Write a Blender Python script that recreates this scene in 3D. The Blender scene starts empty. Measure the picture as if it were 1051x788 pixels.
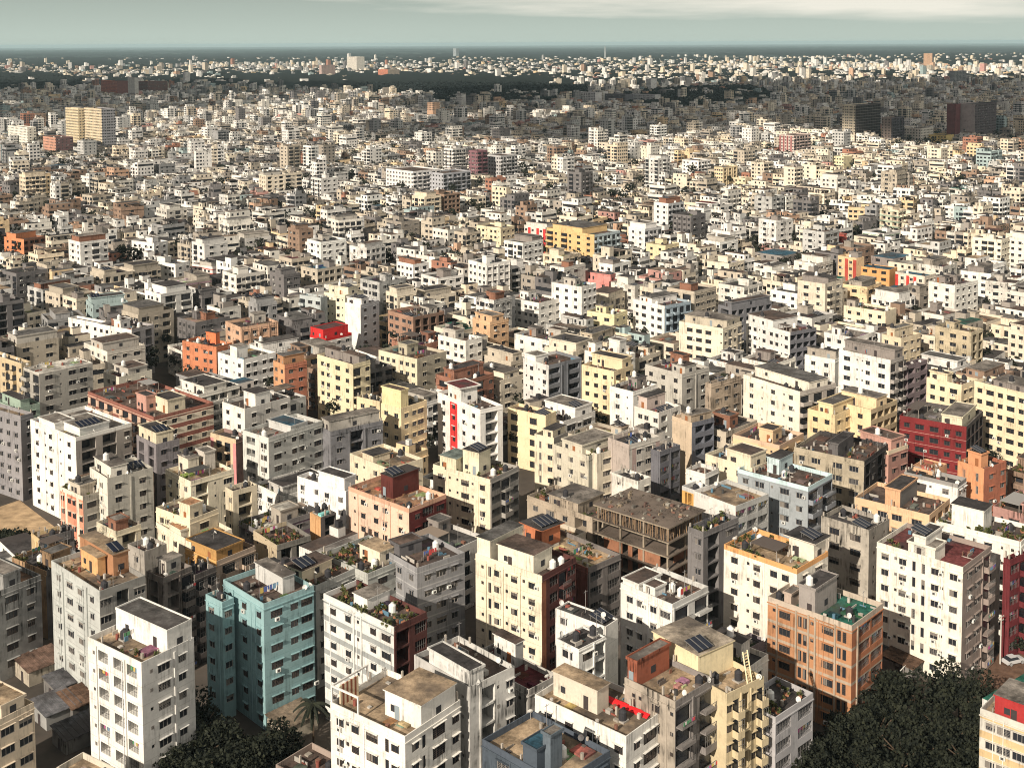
import bpy, math, random
import numpy as np
from math import radians as R_, sin, cos, tan, pi
from mathutils import Matrix, Vector

# ------------------------------------------------------------------ camera, light, exposure
SC = bpy.context.scene
COL = SC.collection
CH, PITCH, ROLL, FPX = 118.0, R_(4.0), 0.00476, 1250.0     # camera height, tilt, roll, focal length in photo pixels
PPX, PPY, PW, PH = 525.5, 132.0, 1051.0, 788.0
_F = np.array([0, cos(PITCH), -sin(PITCH)]); _U0 = np.array([0, sin(PITCH), cos(PITCH)]); _R0 = np.array([1.0, 0, 0])
_R = _R0 * cos(ROLL) - _U0 * sin(ROLL); _U = _U0 * cos(ROLL) + _R0 * sin(ROLL)
CAM = np.array([0, 0, CH])
cd = bpy.data.cameras.new('camera'); cam = bpy.data.objects.new('camera', cd); COL.objects.link(cam)
cam.matrix_world = Matrix(((_R[0], _U[0], -_F[0], 0), (_R[1], _U[1], -_F[1], 0), (_R[2], _U[2], -_F[2], CH), (0, 0, 0, 1)))
cd.sensor_width = 36; cd.lens = 36 * FPX / PW; cd.shift_y = -(PH / 2 - PPY) / PW
cd.clip_start = 1; cd.clip_end = 90000
SC.camera = cam

SUN_AZ, SUN_EL = R_(-146), R_(29)       # direction towards the sun: azimuth from +Y clockwise
SDIR = Vector((sin(SUN_AZ) * cos(SUN_EL), cos(SUN_AZ) * cos(SUN_EL), sin(SUN_EL)))
sl = bpy.data.lights.new('sun', 'SUN'); sl.energy = 5.0; sl.angle = R_(0.6); sl.color = (1.0, 0.885, 0.735)
so = bpy.data.objects.new('sun', sl); COL.objects.link(so)
so.rotation_euler = SDIR.to_track_quat('Z', 'Y').to_euler()
world = bpy.data.worlds.new('World'); SC.world = world; world.use_nodes = True
nt = world.node_tree; nt.nodes.clear(); N = nt.nodes.new; LK = nt.links.new
sky = N('ShaderNodeTexSky'); sky.sky_type = 'NISHITA'; sky.sun_disc = False
sky.sun_elevation = SUN_EL; sky.sun_rotation = SUN_AZ; sky.altitude = 100; sky.dust_density = 2.0; sky.air_density = 1.0
tint = N('ShaderNodeMix'); tint.data_type = 'RGBA'; tint.blend_type = 'MULTIPLY'; tint.inputs[0].default_value = 1.0
tint.inputs[7].default_value = (1.02, 0.92, 1.02, 1)
LK(sky.outputs[0], tint.inputs[6])
LOWSKY = (22.0, 25.6, 22.8, 1)
# clouds of the low sky: noise on the view direction, stretched along the horizon
tc = N('ShaderNodeTexCoord'); mp = N('ShaderNodeMapping'); mp.inputs['Scale'].default_value = (4, 4, 46); mp.inputs['Location'].default_value = (3.1, 0, 0.35)
ns = N('ShaderNodeTexNoise'); ns.inputs['Scale'].default_value = 1.0; ns.inputs['Detail'].default_value = 5; ns.inputs['Roughness'].default_value = 0.55
LK(tc.outputs['Generated'], mp.inputs[0]); LK(mp.outputs[0], ns.inputs[0])
sx = N('ShaderNodeSeparateXYZ'); LK(tc.outputs['Generated'], sx.inputs[0])
mr = N('ShaderNodeMapRange'); mr.inputs[1].default_value = 0.016; mr.inputs[2].default_value = 0.036; mr.inputs[3].default_value = -0.16; mr.inputs[4].default_value = 0.16
LK(sx.outputs[2], mr.inputs[0])
lr = N('ShaderNodeMapRange'); lr.inputs[1].default_value = 0.0; lr.inputs[2].default_value = 0.13; lr.inputs[3].default_value = 1; lr.inputs[4].default_value = 0; LK(sx.outputs[2], lr.inputs[0])
lowm = N('ShaderNodeMix'); lowm.data_type = 'RGBA'; LK(lr.outputs[0], lowm.inputs[0]); LK(tint.outputs[2], lowm.inputs[6]); lowm.inputs[7].default_value = LOWSKY
ad = N('ShaderNodeMath'); ad.operation = 'ADD'; LK(ns.outputs[0], ad.inputs[0]); LK(mr.outputs[0], ad.inputs[1])
xr = N('ShaderNodeMapRange'); xr.inputs[1].default_value = -.4; xr.inputs[2].default_value = .3; xr.inputs[3].default_value = -.30; xr.inputs[4].default_value = .07; LK(sx.outputs[0], xr.inputs[0])
ad2 = N('ShaderNodeMath'); ad2.operation = 'ADD'; LK(ad.outputs[0], ad2.inputs[0]); LK(xr.outputs[0], ad2.inputs[1])
m2 = N('ShaderNodeMapRange'); m2.inputs[1].default_value = 0.44; m2.inputs[2].default_value = 0.74; m2.inputs[3].default_value = 0; m2.inputs[4].default_value = 0.75
LK(ad2.outputs[0], m2.inputs[0])
cm = N('ShaderNodeMix'); cm.data_type = 'RGBA'; LK(m2.outputs[0], cm.inputs[0]); LK(lowm.outputs[2], cm.inputs[6]); cm.inputs[7].default_value = (42.0, 39.6, 34.6, 1)
bg = N('ShaderNodeBackground'); bg.inputs[1].default_value = 0.0205; LK(cm.outputs[2], bg.inputs[0])
wo = N('ShaderNodeOutputWorld'); LK(bg.outputs[0], wo.inputs[0])
SC.view_settings.view_transform = 'Standard'; SC.view_settings.look = 'None'; SC.view_settings.gamma = 1
SC.view_settings.exposure = 0.25; SC.view_settings.use_curve_mapping = False
SC.render.engine = 'CYCLES'
SC.cycles.max_bounces = 4; SC.cycles.diffuse_bounces = 2; SC.cycles.glossy_bounces = 2; SC.cycles.volume_bounces = 0
SC.cycles.use_denoising = True; SC.cycles.pixel_filter_type = 'BLACKMAN_HARRIS'; SC.cycles.filter_width = 1.05

def unproj(x, y, z):
    d = _F + _R * ((x - PPX) / FPX) + _U * ((PPY - y) / FPX)
    return CAM + d * ((z - CH) / d[2])
def proj(P):
    d = np.asarray(P, float) - CAM
    w = d @ _F
    return PPX + FPX * (d @ _R) / w, PPY - FPX * (d @ _U) / w, w

# ------------------------------------------------------------------ materials
def noise_node(nt, vec, scale, detail=3, rough=.6):
    n = nt.nodes.new('ShaderNodeTexNoise'); n.inputs['Scale'].default_value = scale; n.inputs['Detail'].default_value = detail
    n.inputs['Roughness'].default_value = rough; nt.links.new(vec, n.inputs['Vector']); return n.outputs[0]
def mapped(nt, vec, sc):
    n = nt.nodes.new('ShaderNodeMapping'); n.inputs['Scale'].default_value = sc; nt.links.new(vec, n.inputs[0]); return n.outputs[0]
def rng_node(nt, v, a, b, c, d):
    n = nt.nodes.new('ShaderNodeMapRange'); nt.links.new(v, n.inputs[0])
    for i, q in enumerate((a, b, c, d)): n.inputs[i + 1].default_value = q
    return n.outputs[0]
def mul(nt, a, b):
    n = nt.nodes.new('ShaderNodeMath'); n.operation = 'MULTIPLY'; nt.links.new(a, n.inputs[0]); nt.links.new(b, n.inputs[1]); return n.outputs[0]
def mixc(nt, f, a, b, mode='MIX'):
    n = nt.nodes.new('ShaderNodeMix'); n.data_type = 'RGBA'; n.blend_type = mode
    for s, v in ((0, f), (6, a), (7, b)):
        if hasattr(v, 'node'): nt.links.new(v, n.inputs[s])
        else: n.inputs[s].default_value = v if s == 0 else (*v, 1)
    return n.outputs[2]
def new_mat(name, rough=.85, spec=.3):
    m = bpy.data.materials.new(name); m.use_nodes = True; nt = m.node_tree
    p = nt.nodes['Principled BSDF']; p.inputs['Roughness'].default_value = rough; p.inputs['Specular IOR Level'].default_value = spec
    return m, nt, p
def attr(nt):
    a = nt.nodes.new('ShaderNodeAttribute'); a.attribute_name = 'Col'; return a.outputs['Color']
def pos(nt): return nt.nodes.new('ShaderNodeNewGeometry').outputs['Position']

def mat_wall(strength=1.0, name='painted_plaster'):
    m, nt, p = new_mat(name, .9, .2); P = pos(nt)
    s1 = rng_node(nt, noise_node(nt, mapped(nt, P, (2.6, 2.6, .16)), 1.0, 4, .65), .45, .68, 0, 1); s2 = rng_node(nt, noise_node(nt, mapped(nt, P, (.22, .22, .3)), 1.0, 3, .6), .46, .62, 0, 1)
    st = rng_node(nt, mul(nt, s1, s2), 0, 1, 1.0, 1 - .58 * strength)      # rain streaks, in patches
    bl = rng_node(nt, noise_node(nt, P, .16, 4, .65), .40, .70, 1.0, 1 - .20 * strength)                                  # grime patches
    fi = rng_node(nt, noise_node(nt, P, 2.2, 2), .3, .7, 1.04, .93)
    f = mul(nt, mul(nt, st, bl), fi)
    g = nt.nodes.new('ShaderNodeCombineColor'); [nt.links.new(f, g.inputs[i]) for i in range(3)]
    c = mixc(nt, 1.0, attr(nt), g.outputs[0], 'MULTIPLY')
    nt.links.new(c, p.inputs['Base Color']); return m
def mat_roof():
    m, nt, p = new_mat('stained_roof', .95, .15); P = pos(nt)
    a = rng_node(nt, noise_node(nt, P, .22, 6, .72), .36, .64, 1.25, .32)
    b = rng_node(nt, noise_node(nt, P, 1.3, 4, .7), .35, .68, 1.2, .62)
    f = mul(nt, a, b)
    g = nt.nodes.new('ShaderNodeCombineColor'); [nt.links.new(f, g.inputs[i]) for i in range(3)]
    c = mixc(nt, 1.0, attr(nt), g.outputs[0], 'MULTIPLY')
    d = rng_node(nt, noise_node(nt, P, .09, 3, .6), .48, .62, 0, .7)
    c = mixc(nt, d, c, (.06, .052, .05))
    nt.links.new(c, p.inputs['Base Color']); return m
def mat_plain(name, rough=.7, spec=.3, metal=0):
    m, nt, p = new_mat(name, rough, spec); nt.links.new(attr(nt), p.inputs['Base Color']); p.inputs['Metallic'].default_value = metal; return m
def mat_col(name, c, rough=.7, spec=.3, var=None):
    m, nt, p = new_mat(name, rough, spec)
    if var:
        f = rng_node(nt, noise_node(nt, pos(nt), var, 4, .65), .3, .7, 0, 1)
        nt.links.new(mixc(nt, f, tuple(x * .6 for x in c), tuple(x * 1.35 for x in c)), p.inputs['Base Color'])
    else: p.inputs['Base Color'].default_value = (*c, 1)
    return m
M = dict(wall=mat_wall(), wall_old=mat_wall(1.9, 'weathered_plaster'), roof=mat_roof(), paint=mat_plain('coloured_paint'),
         glass=mat_col('window_glass', (.025, .028, .034), .22, .5), frame=mat_col('window_frame', (.30, .28, .26), .6),
         frame_dark=mat_col('dark_window_frame', (.09, .07, .06), .6), dark=mat_col('dark_opening', (.03, .028, .03), .9, .1),
         metal=mat_col('grey_metal', (.16, .155, .15), .55), tank=mat_col('black_tank_plastic', (.03, .03, .035), .4),
         solar=mat_col('solar_cell', (.010, .014, .028), .35, .3), curtain=mat_col('curtained_glass', (.20, .18, .16), .5), shutter=mat_col('brown_shutter', (.10, .06, .05), .6), white=mat_col('white_plastic', (.75, .75, .72), .5),
         bark=mat_col('tree_bark', (.09, .065, .045), .95, .1, 2.0), concrete=mat_col('raw_concrete', (.40, .36, .31), .95, .1, .8))
def mat_leaf(name, c1, c2):
    m, nt, p = new_mat(name, .75, .15)
    f = rng_node(nt, noise_node(nt, pos(nt), .7, 3, .7), .35, .65, 0, 1)
    nt.links.new(mixc(nt, f, c1, c2), p.inputs['Base Color']); return m
M['leaf'] = mat_leaf('tree_leaves', (.008, .011, .009), (.030, .034, .021))
M['leaf2'] = mat_leaf('roof_plant_leaves', (.03, .045, .014), (.13, .13, .05))
M['forest'] = mat_leaf('far_forest_leaves', (.005, .008, .009), (.013, .018, .017))

# ------------------------------------------------------------------ mesh helpers
class Q:
    """collects quads with a colour and a material slot each; build() links them as one mesh object"""
    def __init__(s): s.v = []; s.c = []; s.m = []
    def quad(s, a, b, c, d, col=(.5, .5, .5), m=0): s.v += [a, b, c, d]; s.c.append(col); s.m.append(m)
    def box(s, x0, x1, y0, y1, z0, z1, col=(.5, .5, .5), m=0, top=None, tm=None, bottom=True):
        A = (x0, y0, z0); B = (x1, y0, z0); C = (x1, y1, z0); D = (x0, y1, z0); E = (x0, y0, z1); F = (x1, y0, z1); G = (x1, y1, z1); H = (x0, y1, z1)
        s.quad(A, B, F, E, col, m); s.quad(B, C, G, F, col, m); s.quad(C, D, H, G, col, m); s.quad(D, A, E, H, col, m)
        s.quad(E, F, G, H, top or col, m if tm is None else tm)
        if bottom: s.quad(D, C, B, A, col, m)
    def hexa(s, p, col=(.5, .5, .5), m=0):      # 8 points: bottom 4, top 4
        for f in ((0, 1, 5, 4), (1, 2, 6, 5), (2, 3, 7, 6), (3, 0, 4, 7), (4, 5, 6, 7), (3, 2, 1, 0)): s.quad(*[p[i] for i in f], col, m)
    def bar(s, a, b, w, col=(.5, .5, .5), m=0):
        a = Vector(a); b = Vector(b); d = (b - a).normalized(); u = d.orthogonal().normalized() * w; v = d.cross(u).normalized() * w
        s.hexa([tuple(a - u - v), tuple(a + u - v), tuple(a + u + v), tuple(a - u + v), tuple(b - u - v), tuple(b + u - v), tuple(b + u + v), tuple(b - u + v)], col, m)
    def cyl(s, x, y, z0, z1, r0, r1, n=10, col=(.5, .5, .5), m=0):
        p = [(cos(2 * pi * i / n), sin(2 * pi * i / n)) for i in range(n)]
        for i in range(n):
            a, b = p[i], p[(i + 1) % n]
            s.quad((x + a[0] * r0, y + a[1] * r0, z0), (x + b[0] * r0, y + b[1] * r0, z0), (x + b[0] * r1, y + b[1] * r1, z1), (x + a[0] * r1, y + a[1] * r1, z1), col, m)
            s.quad((x + a[0] * r1, y + a[1] * r1, z1), (x + b[0] * r1, y + b[1] * r1, z1), (x, y, z1), (x, y, z1), col, m) if i % 2 == 0 and 0 else None
        for i in range(1, n - 1, 2):
            c = [(x + p[k % n][0] * r1, y + p[k % n][1] * r1, z1) for k in (0, i, i + 1, i + 2)]
            s.quad(*c, col, m)
    def mesh(s, name, mats):
        n = len(s.c); me = bpy.data.meshes.new(name)
        if n:
            me.vertices.add(4 * n); me.vertices.foreach_set('co', np.asarray(s.v, 'f').ravel())
            me.loops.add(4 * n); me.loops.foreach_set('vertex_index', np.arange(4 * n, dtype='i'))
            me.polygons.add(n); me.polygons.foreach_set('loop_start', np.arange(0, 4 * n, 4, dtype='i')); me.polygons.foreach_set('loop_total', np.full(n, 4, 'i'))
            me.polygons.foreach_set('material_index', np.asarray(s.m, 'i'))
            for m in mats: me.materials.append(M[m] if isinstance(m, str) else m)
            at = me.attributes.new('Col', 'FLOAT_COLOR', 'FACE'); c = np.ones((n, 4), 'f'); c[:, :3] = np.asarray(s.c, 'f'); at.data.foreach_set('color', c.ravel())
            me.update(calc_edges=True); me.shade_flat()
        return me
    def build(s, name, mats, parent=None, loc=(0, 0, 0), rz=0):
        return link(name, s.mesh(name, mats), parent, loc, rz)
def link(name, me, parent=None, loc=(0, 0, 0), rz=0):
    o = bpy.data.objects.new(name, me); COL.objects.link(o)
    if parent is not None: o.parent = parent
    o.location = loc; o.rotation_euler[2] = rz
    return o
def empty(name, loc, rz=0):
    o = link(name, None, None, loc, rz); o.empty_display_size = .5; return o
def tag(o, label=None, cat=None, group=None, kind=None):
    for k, v in (('label', label), ('category', cat), ('group', group), ('kind', kind)):
        if v: o[k] = v
    return o
_cache = {}
def cached(key, f):
    if key not in _cache: _cache[key] = f()
    return _cache[key]

# ------------------------------------------------------------------ building elements (shared meshes)
def win_frame(w, h, dark, k=0):
    def f():
        q = Q(); t = .07; y0, y1 = .03, .13
        q.box(-w / 2, w / 2, y0, y1, 0, t); q.box(-w / 2, w / 2, y0, y1, h - t, h); q.box(-w / 2, -w / 2 + t, y0, y1, t, h - t); q.box(w / 2 - t, w / 2, y0, y1, t, h - t)
        n = 1 if w < 1.8 else 2
        if k == 3:
            for i in range(1, 6): q.box(-w / 2, w / 2, -.04, -.01, h * i / 6 - .015, h * i / 6 + .015)
            for i in range(1, 4): q.box(-w / 2 + w * i / 4 - .015, -w / 2 + w * i / 4 + .015, -.05, -.02, 0, h)
        if w > .8:
            for i in range(n): x = -w / 2 + w * (i + 1) / (n + 1); q.box(x - .035, x + .035, y0, y1, t, h - t)
        return q.mesh('window', ['frame_dark' if dark else 'frame'])
    return cached(('wf', w, h, dark, k), f)
def win_pane(w, h, k=0):
    def f():
        q = Q(); q.quad((-w / 2, .1, 0), (w / 2, .1, 0), (w / 2, .1, h), (-w / 2, .1, h))
        if k == 1: q.quad((-w / 2, .09, 0), (0, .09, 0), (0, .09, h), (-w / 2, .09, h), m=1)
        if k == 2: q.quad((-w / 2, .09, h * .45), (w / 2, .09, h * .45), (w / 2, .09, h), (-w / 2, .09, h), m=1)
        return q.mesh('pane', ['glass', 'curtain'])
    return cached(('wp', w, h, k), f)
def win_far(w, h, dark):
    def f():
        q = Q(); q.quad((-w / 2, .12, 0), (w / 2, .12, 0), (w / 2, .12, h), (-w / 2, .12, h), m=1)
        t = .08
        for a in ((-w / 2, w / 2, 0, t), (-w / 2, w / 2, h - t, h), (-w / 2, -w / 2 + t, t, h - t), (w / 2 - t, w / 2, t, h - t), (-.04, .04, t, h - t)):
            q.box(a[0], a[1], .05, .11, a[2], a[3])
        return q.mesh('window', ['frame_dark' if dark else 'frame', 'glass'])
    return cached(('wl', w, h, dark), f)
def balcony_mesh(w, col, kind):
    def f():
        q = Q(); d = 1.15
        q.box(-w / 2, w / 2, -d, 0, -.12, .06, col)
        if kind == 0:
            q.box(-w / 2, w / 2, -d, -d + .1, .06, 1.0, col); q.box(-w / 2, -w / 2 + .1, -d + .1, 0, .06, 1.0, col); q.box(w / 2 - .1, w / 2, -d + .1, 0, .06, 1.0, col)
        else: q.box(-w / 2, w / 2, -d, -d + .1, .06, .42, col)
        return q.mesh('balcony', ['wall'])
    return cached(('ba', w, col, kind), f)
def rail_mesh(w, full):
    def f():
        q = Q(); d = 1.1; z0, z1 = (.42, 1.1) if not full else (1.0, 2.75)
        n = max(3, int(w / (.28 if not full else .5)))
        for i in range(n + 1): x = -w / 2 + .05 + (w - .1) * i / n; q.box(x - .02, x + .02, -d, -d + .04, z0, z1)
        q.box(-w / 2, w / 2, -d - .01, -d + .05, z1 - .06, z1)
        if full: q.box(-w / 2, w / 2, -d - .01, -d + .05, (z0 + z1) / 2, (z0 + z1) / 2 + .05)
        return q.mesh('railing', ['metal'])
    return cached(('ra', w, full), f)
def ac_mesh():
    def f():
        q = Q(); q.box(-.42, .42, -.42, -.06, 0, .58, (.7, .7, .66)); q.quad((-.24, -.425, .08), (.24, -.425, .08), (.24, -.425, .5), (-.24, -.425, .5), (.08, .08, .08))
        return q.mesh('air_conditioner', ['paint'])
    return cached('ac', f)
def tank_mesh(white):
    def f():
        q = Q(); c = (.72, .72, .7) if white else (.035, .035, .04)
        q.box(-.7, .7, -.7, .7, 0, .25, (.35, .33, .3)); q.cyl(0, 0, .25, 1.45, .62, .62, 12, c); q.cyl(0, 0, 1.45, 1.75, .62, .25, 12, c); q.cyl(0, 0, 1.75, 1.85, .25, .25, 8, c)
        return q.mesh('water_tank', ['paint'])
    return cached(('tk', white), f)
def dish_mesh():
    def f():
        q = Q(); q.box(-.04, .04, -.04, .04, 0, 1.1, (.3, .3, .3)); n = 10; c = Vector((0, -.12, 1.15))
        P = [Vector((.45 * cos(2 * pi * i / n), -.28 + .18 * sin(2 * pi * i / n), 1.15 + .42 * sin(2 * pi * i / n))) for i in range(n)]
        for i in range(0, n, 2): q.quad(tuple(c), tuple(P[i]), tuple(P[(i + 1) % n]), tuple(P[(i + 2) % n]), (.62, .61, .58))
        return q.mesh('satellite_dish', ['paint'])
    return cached('dish', f)
def solar_mesh():
    def f():
        q = Q(); L, W, t = 2.9, 1.0, .06; z0, z1 = .3, 1.0
        q.hexa([(0, 0, z0), (W, 0, z0), (W, L, z1), (0, L, z1), (0, 0, z0 + t), (W, 0, z0 + t), (W, L, z1 + t), (0, L, z1 + t)], m=0)
        for x in (-.05, W): q.hexa([(x, 0, z0), (x + .06, 0, z0), (x + .06, L, z1), (x, L, z1), (x, 0, z0 + .11), (x + .06, 0, z0 + .11), (x + .06, L, z1 + .11), (x, L, z1 + .11)], m=1)
        q.box(.1, .16, .2, .26, 0, z0, m=1); q.box(W - .16, W - .1, .2, .26, 0, z0, m=1); q.box(.1, .16, L - .3, L - .24, 0, z1 - .05, m=1); q.box(W - .16, W - .1, L - .3, L - .24, 0, z1 - .05, m=1)
        return q.mesh('solar_panel', ['solar', 'metal'])
    return cached('so', f)
# ------------------------------------------------------------------ a building with its parts
K = dict(w=(.80, .785, .74), c=(.78, .70, .55), y=(.76, .58, .33), q=(.80, .68, .50), b=(.52, .46, .37), g=(.34, .34, .33), d=(.13, .125, .13), l=(.56, .56, .54),
         t=(.27, .425, .445), p=(.68, .50, .38), o=(.70, .22, .09), k=(.36, .15, .09), m=(.24, .035, .035), r=(.66, .04, .04), n=(.58, .24, .22), B=(.48, .62, .66),
         u=(.075, .095, .12), v=(.30, .40, .34), z=(.30, .19, .14), x=(.20, .19, .18))
RF = dict(d=(.065, .06, .06), t=(.40, .30, .20), n=(.125, .09, .075), r=(.15, .035, .04), G=(.03, .15, .11), c=(.24, .215, .19), B=(.05, .13, .19), w=(.66, .63, .56), g=(.13, .125, .12), p=(.5, .28, .16), M=(.17, .05, .05))
FH = 3.05
WT = {'-': 1.1, 'w': 2.3, 'W': 3.3, 's': 1.2, 't': 1.3, 'B': 3.3, 'b': 3.3, 'D': 3.6, '|': .5, 'A': 2.4, 'r': 2.6, 'R': 1.6, 'G': 3.2}
ORI = []        # 2d frames of buildings for the fill
def fit(l, c, r, h, th=None):
    N0 = unproj(c[0], c[1], h)
    if th is None:
        acc = []
        for p, s in ((l, 0), (r, 1)):
            if p[1] is None: continue
            v = unproj(p[0], p[1], h) - N0; ln = math.hypot(v[0], v[1])
            a = math.atan2(v[1], -v[0]) if s == 0 else math.atan2(v[0], v[1])
            acc.append((a, min(ln, 22) ** 1.5))
        acc.append((R_(47), 12.0))
        th = sum(a * w for a, w in acc) / sum(w for a, w in acc); th = max(R_(33), min(R_(61), th))
    u = np.array([-cos(th), sin(th), 0]); v = np.array([sin(th), cos(th), 0])
    out = []
    for d, x in ((u, l[0]), (v, r[0])):
        k = (x - PPX) / FPX; d0 = N0 - CAM
        den = d @ _R - k * (d @ _F); a = -(d0 @ _R - k * (d0 @ _F)) / den if abs(den) > 1e-4 else 15
        out.append(a if 1.0 < a < 75 else 14)
    return N0, th, out[0], out[1]        # near corner, angle, length along u (left face), width along v (right face)

def wall_face(q, S, pmap, zr, nf, pat, col, acc, bands, ops, z0=0, shade=True, rnd=None):
    """one facade: quads of wall with real openings; ops receives (kind, s, z, w, h) of every opening"""
    tot = sum(WT[c] for c in pat)
    if S / tot > 1.55: pat = pat * int(round(S / tot)); tot = sum(WT[c] for c in pat)
    k = S / tot; s = 0; rects = []
    def P(s_, z, d): return pmap(s_, d) + (z,)
    def solid(a, b, c_, d_, col_): 
        if b - a > 1e-3 and d_ - c_ > 1e-3: rects.append((a, b, c_, d_, col_))
    for ch in pat:
        bw = WT[ch] * k; x0, x1 = s, s + bw; s = x1
        if ch == '-': solid(x0, x1, z0, zr, col); continue
        if ch == '|':
            solid(x0, x1, z0, zr, col); m = (x0 + x1) / 2; a = P(m - .12, z0, 0); hw = min(.16, bw * .4)
            pts = [P(m - hw, z0, 0), P(m + hw, z0, 0), P(m + hw, z0, -.22), P(m - hw, z0, -.22)]
            q.hexa(pts + [p[:2] + (zr + .2,) for p in pts], acc if acc and bands and bands[0] == acc else col); continue
        if ch == 'R': solid(x0, x1, z0, zr, acc); continue
        wc = acc if ch == 'r' else col
        w = {'w': 1.5, 'A': 1.5, 'r': 1.4, 'W': 2.3, 's': .6, 't': .65}.get(ch, bw * .92); w = round(min(w, bw * .88), 1)
        zb, zt = {'w': (.95, 2.3), 'A': (.95, 2.3), 'r': (.95, 2.3), 'W': (.9, 2.35), 's': (1.6, 2.2), 't': (.5, 2.4), 'B': (.95, 2.75), 'b': (.08, 2.5), 'D': (.06, 2.8), 'G': (.7, 2.6)}[ch]
        m = (x0 + x1) / 2; a0, a1 = m - w / 2, m + w / 2
        solid(x0, a0, z0, zr, wc); solid(a1, x1, z0, zr, wc); zp = z0
        dep = {'B': 1.6, 'D': 2.6, 'G': .5}.get(ch, .2)
        for i in range(nf):
            za, zc = z0 + i * FH + zb, z0 + i * FH + zt
            if zc > zr - .1: break
            solid(a0, a1, zp, za, wc); zp = zc
            for p in ((P(a0, za, 0), P(a1, za, 0), P(a1, za, dep), P(a0, za, dep)), (P(a0, zc, 0), P(a1, zc, 0), P(a1, zc, dep), P(a0, zc, dep)),
                      (P(a0, za, 0), P(a0, zc, 0), P(a0, zc, dep), P(a0, za, dep)), (P(a1, za, 0), P(a1, zc, 0), P(a1, zc, dep), P(a1, za, dep))): q.quad(*p, wc)
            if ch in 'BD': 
                q.quad(P(a0, za, dep), P(a1, za, dep), P(a1, zc, dep), P(a0, zc, dep), tuple(x * .8 for x in wc))  # recess back wall darkened in colour, as if shaded
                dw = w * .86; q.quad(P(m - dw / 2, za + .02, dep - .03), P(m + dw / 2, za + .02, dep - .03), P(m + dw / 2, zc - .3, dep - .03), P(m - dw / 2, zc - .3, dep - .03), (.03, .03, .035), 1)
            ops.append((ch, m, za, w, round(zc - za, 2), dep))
            if shade and ch in 'wWArG':
                pts = [P(a0 - .12, zc + .04, 0), P(a1 + .12, zc + .04, 0), P(a1 + .12, zc + .04, -.38), P(a0 - .12, zc + .04, -.38)]
                q.hexa(pts + [p[:2] + (zc + .12,) for p in pts], col)
        solid(a0, a1, zp, zr, wc)
    for (a, b, c_, d_, cc) in rects:
        cuts = [c_, d_]
        if bands:
            for i in range(int((zr - z0) / FH) + 2):
                for e in (z0 + i * FH + bands[1], z0 + i * FH + bands[2]):
                    if c_ + .02 < e < d_ - .02: cuts.append(e)
        cuts.sort()
        for e, f in zip(cuts, cuts[1:]):
            x = cc
            if bands:
                mm = ((e + f) / 2 - z0) % FH
                lo, hi = bands[1] % FH, bands[2] % FH
                if (lo <= mm <= hi) if lo < hi else (mm >= lo or mm <= hi): x = bands[0]
            q.quad(P(a, e, 0), P(b, e, 0), P(b, f, 0), P(a, f, 0), x)

def room(parent, x0, x1, y0, y1, z0, z1, wall, roof, rnd, lod, wmat='wall', sol=0, tank=0, door=True, name='stair_room', over=.25, wr=None):
    """a room on the roof: walls, a slab that overhangs, a door and a window"""
    q = Q(); q.box(x0, x1, y0, y1, z0, z1, wall, bottom=False)
    if wr: q.quad((x0, y0 - .02, z0), (x1, y0 - .02, z0), (x1, y0 - .02, z1), (x0, y0 - .02, z1), wr)
    o = q.build(name, [wmat], parent)
    s = Q(); s.box(x0 - over, x1 + over, y0 - over, y1 + over, z1, z1 + .18, tuple(a * .92 for a in wall), top=roof, tm=1)
    if rnd.random() < .55:
        for a in ((x0 - over, x1 + over, y0 - over, y0 - over + .14), (x0 - over, x1 + over, y1 + over - .14, y1 + over), (x0 - over, x0 - over + .14, y0 - over + .14, y1 + over - .14), (x1 + over - .14, x1 + over, y0 - over + .14, y1 + over - .14)):
            s.box(*a, z1 + .18, z1 + .42, tuple(k * .95 for k in wall))
    s.build('roof', [wmat, 'roof'], o)
    hh = min(2.1, z1 - z0 - .3)
    if door and lod < 2:
        yd = y0 + (y1 - y0) * rnd.choice((.2, .35, .6)); d = Q(); c = rnd.choice(((.05, .04, .04), (.3, .12, .05), (.05, .04, .04), (.25, .3, .33)))
        d.box(x0 - .05, x0 + .02, yd, yd + .9, z0 + .05, z0 + hh, c); d.build('door', ['paint'], o)
        if y1 - y0 > 4:
            yw = y0 + (y1 - y0) * .78; w = Q(); w.box(x0 - .04, x0 + .02, yw - .5, yw + .4, z0 + 1, z0 + 2, (.035, .035, .04)); w.build('window', ['paint'], o)
        if x1 - x0 > 3:
            xw = (x0 + x1) / 2; w = Q(); w.box(xw - .55, xw + .55, y0 - .04 - (.02 if wr else 0), y0 + .02, z0 + .9, z0 + 2.0, (.035, .035, .04)); w.build('window', ['paint'], o)
    for i in range(tank):
        t = link('water_tank', tank_mesh(rnd.random() < .3), parent, (x0 + .8 + 1.5 * i, (y0 + y1) / 2, z1 + .18)); 
    n = 0
    for i in range(sol):
        if x0 + .2 + 1.15 * (i + 1) > x1: break
        link('solar_panel', solar_mesh(), parent, (x0 + .2 + 1.15 * i, y0 + .2, z1 + .18))
    return o

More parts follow.
